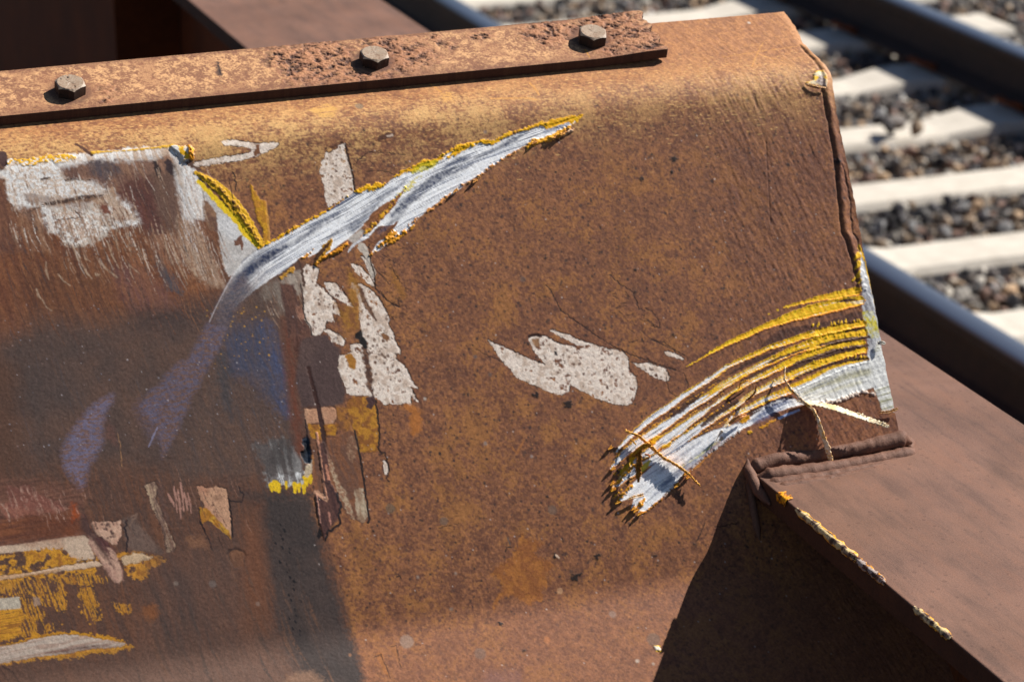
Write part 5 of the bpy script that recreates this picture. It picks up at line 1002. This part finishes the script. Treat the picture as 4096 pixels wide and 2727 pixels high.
def fp(x, z, off=0):        # on the front face plane at height z
    t = (B0[1]-z)/(B0[1]-K0[1]); return (x, B0[0]+(K0[0]-B0[0])*t-off*.878, z+off*.4785)
tubes('weld_bead', [([fp(1.000, ZF+.003, -.002), fp(1.03, ZF+.007, -.002), fp(1.07, ZF+.006, -.003), fp(1.12, ZF+.007, -.002), fp(1.165, ZF+.009, -.001), fp(1.174, ZF+.005)], [.008, .0085, .007, .0072, .0088, .006]),
      ([(1.006, 2.055, ZF-.002), (1.05, 2.052, ZF-.003), (1.10, 2.054, ZF-.004), (1.165, 2.058, ZF-.003), (1.176, 2.066, ZF-.001)], [.0095, .009, .0085, .008, .0055]),
      ([(1.006, 2.041, ZF-.0055), (1.06, 2.039, ZF-.006), (1.12, 2.043, ZF-.006), (1.165, 2.052, ZF-.0065)], [.0085, .0082, .007, .006]),
      ([(1.010, 2.030, ZF-.006), (1.06, 2.030, ZF-.006), (1.13, 2.037, ZF-.0062)], [.0075, .0072, .006]),
      ([(1.173, 2.066, ZF-.001), (1.176, 2.085, ZF-.002), (1.176, 2.12, ZF-.002)], [.009, .008, .006]),
      ([fp(1.003, ZF+.012, -.001), fp(1.001, ZF+.004, .0), (1.002, 2.044, ZF-.010), (1.005, 2.024, ZF-.016)], [.004, .0052, .0052, .004]),
      ([fp(1.000, ZF+.0, .001), fp(.999, ZF-.03, .001), fp(1.000, ZF-.055, .0)], [.004, .004, .003])], M_weld, amp=.20)

# ================================================================ peeled slivers of paint
def ribbon(c, pts, width, lift, name='paint_curl', cols=((236, 214, 186), (214, 150, 50)), out=None, seed=1, plane='plate', jagged=.25, tw=0):
    """torn strip: pts traced on the plate, raised along the normal by lift (mm), width mm standing off the surface"""
    a = pl(c, pts); n = 70; L = np.concatenate([[0], np.cumsum(np.linalg.norm(np.diff(a, axis=0), axis=1))]); t = np.linspace(0, L[-1], n)
    xs_ = np.interp(t, L, a[:, 0]); ss_ = np.interp(t, L, a[:, 1]); u = t/L[-1]
    lf = np.interp(u, np.linspace(0, 1, len(lift)), lift)/1000.; wd = np.interp(u, np.linspace(0, 1, len(width)), width)/1000.
    y, z, ny, nz = prof(ss_/1000.); P_ = np.stack([xs_/1000., y, z], 1); Nn = np.stack([0*ny, ny, nz], 1)
    # stay on the camera ray's trace while standing off the plate: move along the ray
    ray_ = CAM[None]-P_; ray_ /= np.linalg.norm(ray_, axis=1)[:, None]; P_ = P_+ray_*(lf/np.sum(ray_*Nn, 1))[:, None]
    D = np.gradient(P_, axis=0); D /= np.linalg.norm(D, axis=1)[:, None]; Sd = np.cross(Nn, D)
    r = np.random.default_rng(seed); V = []; m_ = 7
    ang = (tw if np.ndim(tw) else np.array([tw, tw])); ang = np.interp(u, np.linspace(0, 1, len(ang)), ang)
    for k in range(m_):
        q = k/(m_-1)-.5
        dirv = Sd*np.cos(ang)[:, None]+Nn*np.sin(ang)[:, None]
        ww = wd*(1+jagged*(r.random(n)-.5)*2*(abs(q) > .3))
        curl = np.cross(D, dirv)*(.35*wd*(4*q*q))[:, None]
        V.append(P_+dirv*(ww*q)[:, None]+curl+Nn*(r.normal(0, .00012, n))[:, None])
    V = np.stack(V, 1).reshape(-1, 3); F = grid_faces(n, m_)
    th = .0005; nn = np.tile(np.repeat(np.cross(D, Sd)[:, None], m_, 1).reshape(-1, 3), 1)
    mixv = np.clip(fbm(V[:, 0]*900, V[:, 2]*900, seed, 2)*1.6-.3, 0, 1)[:, None]
    cl = lin(cols[0])*(1-mixv)+lin(cols[1])*mixv
    me = np_mesh(name, V, F, True, {'coat': cl, 'surf': np.full((len(V), 3), .5)})
    o = part(name, me, M_sliver, plate); mo = o.modifiers.new('thickness', 'SOLIDIFY'); mo.thickness = .0006; mo.offset = 0
    return o
YW = ((240, 220, 196), (226, 160, 40)); YY = ((236, 178, 60), (208, 128, 24)); WW = ((236, 232, 222), (214, 204, 178))
def loft(c, A, B, cols, seed, name='paint_curl', n=80, m_=9, rag=.0006):
    r = np.random.default_rng(seed); E = []
    for Q in (A, B):
        W = []
        for (x_, y_, h_) in Q:
            f0 = pl(c, [(x_, y_)])[0]/1000.; y, z, ny, nz = prof(f0[1]); P0 = np.array([f0[0], y, z]); Nn = np.array([0, ny, nz])
            t = CAM-P0; t /= np.linalg.norm(t); W.append(P0+t*(h_/1000./(t@Nn)))
        W = np.array(W); u = np.linspace(0, 1, len(W)); uu = np.linspace(0, 1, n); E.append(np.stack([np.interp(uu, u, W[:, k]) for k in range(3)], 1))
    q = np.linspace(0, 1, m_)[None, :, None]; V = E[0][:, None]*(1-q)+E[1][:, None]*q
    V = V+r.normal(0, rag*.35, V.shape); V[:, 0] += r.normal(0, rag, (n, 3)); V[:, -1] += r.normal(0, rag, (n, 3)); V = V.reshape(-1, 3)
    mixv = np.clip(fbm(V[:, 0]*700, V[:, 2]*700, seed, 2)*1.8-.4, 0, 1)[:, None]; cl = lin(cols[0])*(1-mixv)+lin(cols[1])*mixv
    o = part(name, np_mesh(name, V, grid_faces(n, m_), True, {'coat': cl, 'surf': np.full((len(V), 3), .5)}), M_sliver, plate); mo = o.modifiers.new('thickness', 'SOLIDIFY'); mo.thickness = .0009; mo.offset = 0
loft('F', [(820, 1184, 3), (940, 1212, 11), (1062, 1240, 16), (1190, 1283, 17), (1300, 1322, 16), (1390, 1350, 15), (1445, 1360, 15)], [(900, 1188, 1), (1010, 1202, 3), (1110, 1220, 8), (1200, 1256, 12), (1300, 1286, 14), (1390, 1318, 15), (1448, 1350, 15)], ((240, 226, 200), (206, 176, 116)), 2)
OLD = (lambda *a, **k: None)
OLD('F', [(840, 1165), (900, 1185), (1000, 1200), (1150, 1240), (1300, 1290), (1380, 1325), (1445, 1352)], [6, 12, 16, 20, 22, 16, 6], [3, 8, 13, 18, 23, 26, 28], cols=WW, seed=2, tw=[.6, 1.25, 1.3, 1.2])
loft('F', [(745, 960, 4), (738, 1040, 6), (784, 1114, 6), (862, 1190, 6), (930, 1244, 12), (962, 1322, 14), (984, 1412, 14), (1014, 1500, 12), (1042, 1582, 8), (1066, 1632, 3.5)],
     [(748, 958, 5), (746, 1036, 7), (794, 1106, 7), (874, 1180, 7), (946, 1236, 13), (982, 1316, 16), (1012, 1404, 16), (1048, 1496, 14), (1070, 1578, 9), (1070, 1630, 3.6)], ((246, 228, 200), (220, 160, 70)), 3, rag=.0004)
loft('P', [(470, 372, 6), (640, 435, 6), (760, 530, 6), (960, 715, 6), (1060, 768, 6.5), (1180, 845, 6.5), (1290, 935, 6), (1412, 1072, 5.8)], [(470, 392, 5), (640, 460, 4), (750, 560, 3), (940, 735, 1.5), (1050, 785, 1.2), (1165, 862, 2), (1285, 952, 4.5), (1412, 1080, 5.5)], ((250, 190, 90), (228, 146, 30)), 4, rag=.0005)
OLD('P', [(470, 375), (560, 390), (640, 435), (760, 530), (860, 640), (960, 720), (1060, 775), (1180, 850), (1290, 940), (1370, 1010), (1412, 1075)], [1.5, 2.5, 3, 3.2, 3.2, 3, 3, 3, 2.6, 2, 1], [8, 8, 7, 7, 8, 10, 12, 14, 16, 18, 19], cols=YY, seed=4, tw=[.8, .9, 1.2], jagged=.5)
ribbon('P', [(660, 600), (650, 680), (655, 770), (640, 860), (640, 930), (640, 1030)], [3.5, 4.5, 5, 5, 4, 1.5], [3, 6, 8, 8, 7, 6], cols=((196, 124, 30), (120, 70, 20)), seed=5, tw=.6, jagged=.6)
ribbon('P', [(520, 700), (580, 660), (640, 600), (700, 560), (800, 560)], [3, 4, 5, 5, 3], [4, 6, 7, 8, 7], cols=YY, seed=6, tw=.8, jagged=.6)
ribbon('P', [(545, 490), (575, 520), (610, 560)], [1, 1.2, .6], [5, 6, 6], cols=YY, seed=7)
ribbon('P', [(720, 680), (770, 690), (790, 725)], [1.4, 1.6, .7], [5, 7, 8], cols=((232, 160, 110), (210, 120, 60)), seed=8)
ribbon('Q', [(1090, 790), (1100, 750), (1140, 730), (1190, 735)], [1, 1.2, 1.2, .6], [1, 5, 6, 3], cols=YY, seed=9)
ribbon('Q', [(1140, 890), (1190, 850), (1215, 820), (1225, 765)], [1, 1.6, 1.6, .6], [2, 5, 6, 7], cols=((180, 110, 40), (120, 70, 30)), seed=10, jagged=.6)
ribbon('Q', [(1010, 1065), (1060, 1030), (1110, 1005), (1150, 1000)], [2, 3, 3, 1.5], [2, 4, 5, 3], cols=((230, 170, 110), (206, 120, 40)), seed=11, jagged=.5)
ribbon('F', [(1385, 1262), (1440, 1258), (1505, 1235)], [2, 2.5, 2], [2, 2.5, 3], cols=((214, 170, 120), (170, 110, 50)), seed=12, jagged=.7)
ribbon('F', [(1370, 795), (1400, 792), (1420, 800)], [2, 3, 2], [2, 3, 4], cols=WW, seed=13, jagged=.7)
ribbon('P', [(500, 1245), (560, 1220), (640, 1200), (700, 1185)], [1.2, 2, 2, 2.6], [4, 4, 3, 3], cols=YW, seed=14, jagged=.5)
ribbon('P', [(1600, 545), (1640, 450), (1690, 380)], [.3, .3, 3.5], [1, 1, 5], cols=((236, 228, 214), (220, 200, 170)), seed=15)
# torn teeth lifted along the lower border of the comb (short splinters)
for k, (x, y) in enumerate([(300, 1050), (270, 610), (300, 870), (310, 1130), (370, 1285), (1200, 940), (1110, 1075), (1240, 980), (590, 1390), (640, 1430), (560, 1370)]):
    ribbon('P', [(x+34, y-26), (x+8, y-4), (x-rng.uniform(4, 22), y+rng.uniform(8, 30))], [2.6, 2.0, .5], [.8, 1.8, 3.0], cols=YY, seed=20+k, jagged=.6)
for k, (x, y) in enumerate([(1000, 1225), (870, 1290), (1400, 965), (1540, 930), (1600, 900)]):
    ribbon('B', [(x+22, y-16), (x, y), (x-rng.uniform(4, 16), y+rng.uniform(4, 14))], [2.2, 1.8, .5], [.6, 1.8, 2.8], cols=((226, 170, 90), (190, 120, 50)), seed=40+k, jagged=.6)
ribbon('C', [(885, 566), (940, 576), (980, 586), (1022, 594)], [.8, 1.6, 1.6, .8], [1.5, 2.5, 2.5, 2], cols=((230, 180, 90), (214, 170, 140)), seed=60, jagged=.6)

# ---- paint scars on the near flange edge
def edge_scar(p0, p1, wd, seed, cols):
    n = 220; m_ = 9; t = np.linspace(0, 1, n); r = np.random.default_rng(seed); P_ = []
    a = hit(*px('I', p0), 2, ZF); b = hit(*px('I', p1), 2, ZF)
    yy = a[1]+(b[1]-a[1])*t; w1 = wd*(.35+.9*vn(t*16, t*0+seed, 3))*np.minimum(1, np.minimum(t, 1-t)*12+.15); w2 = wd*.9*(.3+1.0*vn(t*22, t*0+seed, 5))*np.minimum(1, np.minimum(t, 1-t)*12+.1)
    for k in range(m_):
        q = k/(m_-1)
        if q <= .5: x_ = 1.006+w1*(1-q*2)-.0006*q; z_ = ZF+.0007+0*t
        else: x_ = 1.006-.0012+0*t; z_ = ZF-w2*(q-.5)*2-.0005
        bumpn = (fbm(t*17+k*.5, t*0+k*.8, seed, 4, .6)-.45)*.0024
        P_.append(np.stack([x_-bumpn*(q > .35)*.8, yy, z_+np.maximum(bumpn, -.0002)*.6], 1))
    V = np.stack(P_, 1).reshape(-1, 3); F = grid_faces(n, m_)
    q = np.tile(np.linspace(0, 1, m_), n); f = fbm(V[:, 1]*150, q*4, seed, 4, .6)
    f2 = fbm(V[:, 1]*110, q*3+3, seed+9, 4, .6); c3 = np.where((np.abs(q-.5)+(f2-.5)*.5 > .36)[:, None], np.where((f > .42)[:, None], lin(cols[1]), lin((120, 78, 48))), np.where((f > .5)[:, None], lin(cols[0]), np.where((f > .38)[:, None], lin(cols[2]), lin((62, 46, 42)))))
    o = part('paint_scar', np_mesh('paint_scar', V, F, True, {'coat': c3, 'surf': np.full((len(V), 3), .4)}), M_sliver)
    o.modifiers.new('thickness', 'SOLIDIFY').thickness = .0008
CS = [(214, 190, 140), (238, 170, 36), (126, 104, 90)]
edge_scar((825, 405), (1250, 745), .0042, 3, CS); edge_scar((1180, 700), (1420, 905), .0035, 4, [(176, 160, 150), (214, 146, 40), (90, 60, 50)])
edge_scar((700, 300), (770, 350), .007, 5, [(230, 160, 30), (220, 140, 20), (190, 110, 20)]); edge_scar((1590, 1070), (1860, 1275), .0035, 6, CS)

# ================================================================ track beyond
TR = np.array([3.047, 4.552])
def rail_profile():
    h = [(-.036, .172-.172*0), ]
    pts = [(0, .172), (.020, .1715), (.030, .169), (.035, .163), (.036, .154), (.0355, .138), (.028, .131), (.012, .124), (.0085, .112), (.008, .08), (.0085, .05), (.014, .034), (.030, .024), (.074, .012), (.075, .002), (.0, .0)]
    return pts+[(-x, z) for x, z in pts[-2:0:-1]]
def mat_rail():
    m, n, l, b = mat_nodes('rail_steel'); tc = n.new('ShaderNodeTexCoord'); sx = n.new('ShaderNodeSeparateXYZ'); l.new(tc.outputs['Object'], sx.inputs[0])
    t = noise(n, l, 30, 6, .6, tc.outputs['Object'])
    r = ramp(n, l, t.outputs[0], [(.3, lin((36, 26, 22))), (.7, lin((56, 38, 30)))])
    mr = n.new('ShaderNodeMapRange'); mr.inputs[1].default_value = .160; mr.inputs[2].default_value = .1665; l.new(sx.outputs[2], mr.inputs[0])
    mx = n.new('ShaderNodeMix'); mx.data_type = 'RGBA'; l.new(mr.outputs[0], mx.inputs[0]); l.new(r.outputs[0], mx.inputs[6]); mx.inputs[7].default_value = (*lin((150, 150, 156)), 1)
    l.new(mx.outputs[2], b.inputs['Base Color']); m1 = n.new('ShaderNodeMath'); m1.operation = 'MULTIPLY'; m1.inputs[1].default_value = .95; l.new(mr.outputs[0], m1.inputs[0]); l.new(m1.outputs[0], b.inputs['Metallic'])
    m2 = n.new('ShaderNodeMapRange'); m2.inputs[3].default_value = .8; m2.inputs[4].default_value = .32; l.new(mr.outputs[0], m2.inputs[0]); l.new(m2.outputs[0], b.inputs['Roughness'])
    bump(n, l, t.outputs[0], .3, .001, b); return m
M_rail = mat_rail()
rp = rail_profile()
for i, xr in enumerate(TR):
    bm = bmesh.new(); ys = [-10, 120]; vs = [[bm.verts.new((x, y, z)) for x, z in rp] for y in ys]
    for k in range(len(rp)):
        q = (k+1) % len(rp); f = bm.faces.new((vs[0][k], vs[0][q], vs[1][q], vs[1][k])); f.smooth = True
    bm.faces.new(vs[0]); bm.faces.new(vs[1][::-1]); me = bpy.data.meshes.new('rail'); bm.to_mesh(me); bm.free()
    if hasattr(me, 'set_sharp_from_angle'): me.set_sharp_from_angle(angle=rad(35))
    o = link('rail', me, M_rail); o.location = (xr, 0, .004)
    tag(o, ['steel rail nearest the rusty buffer stop, dark side and bluish worn top', 'steel rail in the top right corner, the one farther from the buffer stop'][i], 'rail', 'rails of the track')
m, n, l, b = mat_nodes('concrete'); tc = n.new('ShaderNodeTexCoord'); t = noise(n, l, 14, 8, .6, tc.outputs['Object'])
r = ramp(n, l, t.outputs[0], [(.3, lin((180, 171, 157))), (.7, lin((206, 197, 183)))]); l.new(r.outputs[0], b.inputs['Base Color']); b.inputs['Roughness'].default_value = .9; bump(n, l, t.outputs[0], .4, .004, b)
M_conc = m
def sleeper():
    bm = bmesh.new(); L = 1.3; secs = [(-L, .14, 0), (-.98, .145, -.004), (-.55, .13, -.004), (-.38, .108, -.028), (.38, .108, -.028), (.55, .13, -.004), (.98, .145, -.004), (L, .14, 0)]
    rows = []
    for x, hw, z in secs:
        rows.append([bm.verts.new(p) for p in [(x, -hw-.015, -.20), (x, -hw, z-.02), (x, -hw+.015, z), (x, hw-.015, z), (x, hw, z-.02), (x, hw+.015, -.20)]])
    for a_, b_ in zip(rows[:-1], rows[1:]):
        for k in range(5): f = bm.faces.new((a_[k], a_[k+1], b_[k+1], b_[k])); f.smooth = False
    bm.faces.new(rows[0][::-1]); bm.faces.new(rows[-1]); bmesh.ops.recalc_face_normals(bm, faces=bm.faces)
    me = bpy.data.meshes.new('sleeper'); bm.to_mesh(me); bm.free(); return me
def clip_mesh():
    me = bpy.data.meshes.new('rail_clip'); V, F = tube([(0, -.05, .01), (.02, -.05, .03), (.05, -.03, .035), (.05, .03, .035), (.02, .05, .03), (0, .05, .01), (-.02, .02, .025)], .008, 3, 8)
    return np_mesh('rail_clip', V, F)
sm = sleeper(); cmesh = clip_mesh(); cmesh.materials.append(M_under); sm.materials.append(M_conc)
tie_y = [5.555+.5905*k for k in range(-2, 14)]
words = {5.555: 'front', }
LB = ['concrete sleeper nearest the viewer, outside the picture below the lower right', 'concrete sleeper just outside the lower right, hidden under the near rail', 'pale concrete sleeper in the lower right corner of the ballast beside the near rail',
 'lowest pale sleeper that crosses the photo right above the near rail', 'second pale sleeper above the near rail, broad with clean straight edges', 'sleeper with a dark stone lying across its sunlit top', 'short sunlit sleeper just right of the yellow paint chip',
 'sleeper end peeking out beside the top right corner of the plate', 'sleeper glimpsed between the strip end and the plate corner', 'thin sunlit sleeper sliver right above the third bolt', 'sleeper at the top edge of the photo beyond the strip', 'sleeper behind the top edge, next after the one beyond the strip',
 'distant sleeper hidden above the frame, third past the strip', 'distant sleeper hidden above the frame, fourth past the strip', 'distant sleeper hidden above the frame, fifth past the strip', 'farthest concrete sleeper of the row']
s0 = None
for k, yy in enumerate(tie_y):
    o = bpy.data.objects.new('concrete_sleeper', sm); C.objects.link(o); o.location = (3.80, yy, 0)
    tag(o, None, 'sleeper', 'concrete sleepers under the rails'); s0 = o
    for xr in TR-3.80:
        for sgn in (-1, 1):
            q = bpy.data.objects.new('rail_clip', cmesh); C.objects.link(q); q.parent = o; q.location = (xr+sgn*.075, 0, .004); q.rotation_euler = (0, 0, 0 if sgn > 0 else math.pi)
    o['label'] = LB[k]

# ---- ballast stones
m, n, l, b = mat_nodes('ballast_stone'); at = n.new('ShaderNodeVertexColor'); at.layer_name = 'coat'; tc = n.new('ShaderNodeTexCoord'); t = noise(n, l, 60, 5, .6, tc.outputs['Object'])
r = ramp(n, l, t.outputs[0], [(.3, (.72,)*3), (.7, (1.2,)*3)]); mx = n.new('ShaderNodeMix'); mx.data_type = 'RGBA'; mx.blend_type = 'MULTIPLY'; mx.inputs[0].default_value = 1
l.new(at.outputs[0], mx.inputs[6]); l.new(r.outputs[0], mx.inputs[7]); l.new(mx.outputs[2], b.inputs['Base Color']); b.inputs['Roughness'].default_value = .8; M_stone = m
def rocks():
    bases = []
    for k in range(10):
        bm = bmesh.new(); bmesh.ops.create_icosphere(bm, subdivisions=2, radius=1); r = np.random.default_rng(k)
        V = np.array([v.co[:] for v in bm.verts]); F = np.array([[v.index for v in f.verts] for f in bm.faces])
        for _ in range(11):
            d = r.normal(size=3); d /= np.linalg.norm(d); h = r.uniform(.42, .78); e = V@d-h; V = V-np.clip(e, 0, None)[:, None]*d
        V *= r.uniform(.65, 1.15, 3); bases.append((V, F)); bm.free()
    PAL = np.array([lin(c) for c in [(92, 88, 84), (128, 116, 102), (70, 66, 66), (140, 120, 98), (166, 138, 108), (104, 96, 90), (58, 54, 56), (130, 128, 126), (126, 98, 84), (164, 156, 144)]])
    Vs = []; Fs = []; Cs = []; b = 0; r = np.random.default_rng(99)
    def put(x, y, z, s):
        nonlocal b
        V, F = bases[r.integers(10)]; q = r.normal(size=4); q /= np.linalg.norm(q); w_, x_, y_, z_ = q
        Rm = np.array([[1-2*(y_*y_+z_*z_), 2*(x_*y_-w_*z_), 2*(x_*z_+w_*y_)], [2*(x_*y_+w_*z_), 1-2*(x_*x_+z_*z_), 2*(y_*z_-w_*x_)], [2*(x_*z_-w_*y_), 2*(y_*z_+w_*x_), 1-2*(x_*x_+y_*y_)]])
        Vs.append((V*s)@Rm.T+np.array([x, y, z])); Fs.append(F+b); b += len(V); Cs.append(np.tile(PAL[r.integers(10)]*r.uniform(.85, 1.45), (len(V), 1)))
    ty = np.array(tie_y)
    def area(x0, x1, y0, y1, step, smin, smax):
        for y in np.arange(y0, y1, step):
            for x in np.arange(x0, x1, step):
                xx = x+r.uniform(-.5, .5)*step; yy = y+r.uniform(-.5, .5)*step; dt = np.min(np.abs(ty-yy)); on = dt < .135 and 2.5 < xx < 5.1
                if on: continue
                put(xx, yy, (-.045+r.uniform(-.028, .016)) if not on else .012, r.uniform(smin, smax)*(1 if not on else .7))
    for x, y, s_ in [(4.02, 7.30, .040), (3.98, 7.26, .034), (4.05, 7.21, .03)]: put(x, y, .01, s_)
    area(2.3, 5.9, 4.9, 10.6, .031, .014, .029)
    area(2.3, 5.9, 10.6, 14, .06, .03, .045); area(1.6, 2.3, 3.5, 11, .07, .03, .045)
    V = np.concatenate(Vs); me = np_mesh('ballast', V, np.concatenate(Fs), False, {'coat': np.concatenate(Cs)}); return link('ballast', me, M_stone)
tag(rocks(), 'grey and tan crushed stone ballast between the sleepers', 'ballast', kind='stuff')
g = bpy.data.meshes.new('ground'); g.from_pydata([(-300, -300, -.09), (300, -300, -.09), (300, 300, -.09), (-300, 300, -.09)], [], [(0, 1, 2, 3)])
M_g = mat_rust('dark_ground', [(.3, lin((34, 31, 29))), (.5, lin((46, 42, 39))), (.7, lin((64, 58, 52)))], 22, 60, .95, .02)  # out-of-view ground kept near-black to cut bounced light
tag(link('ground', g, M_g), kind='structure')
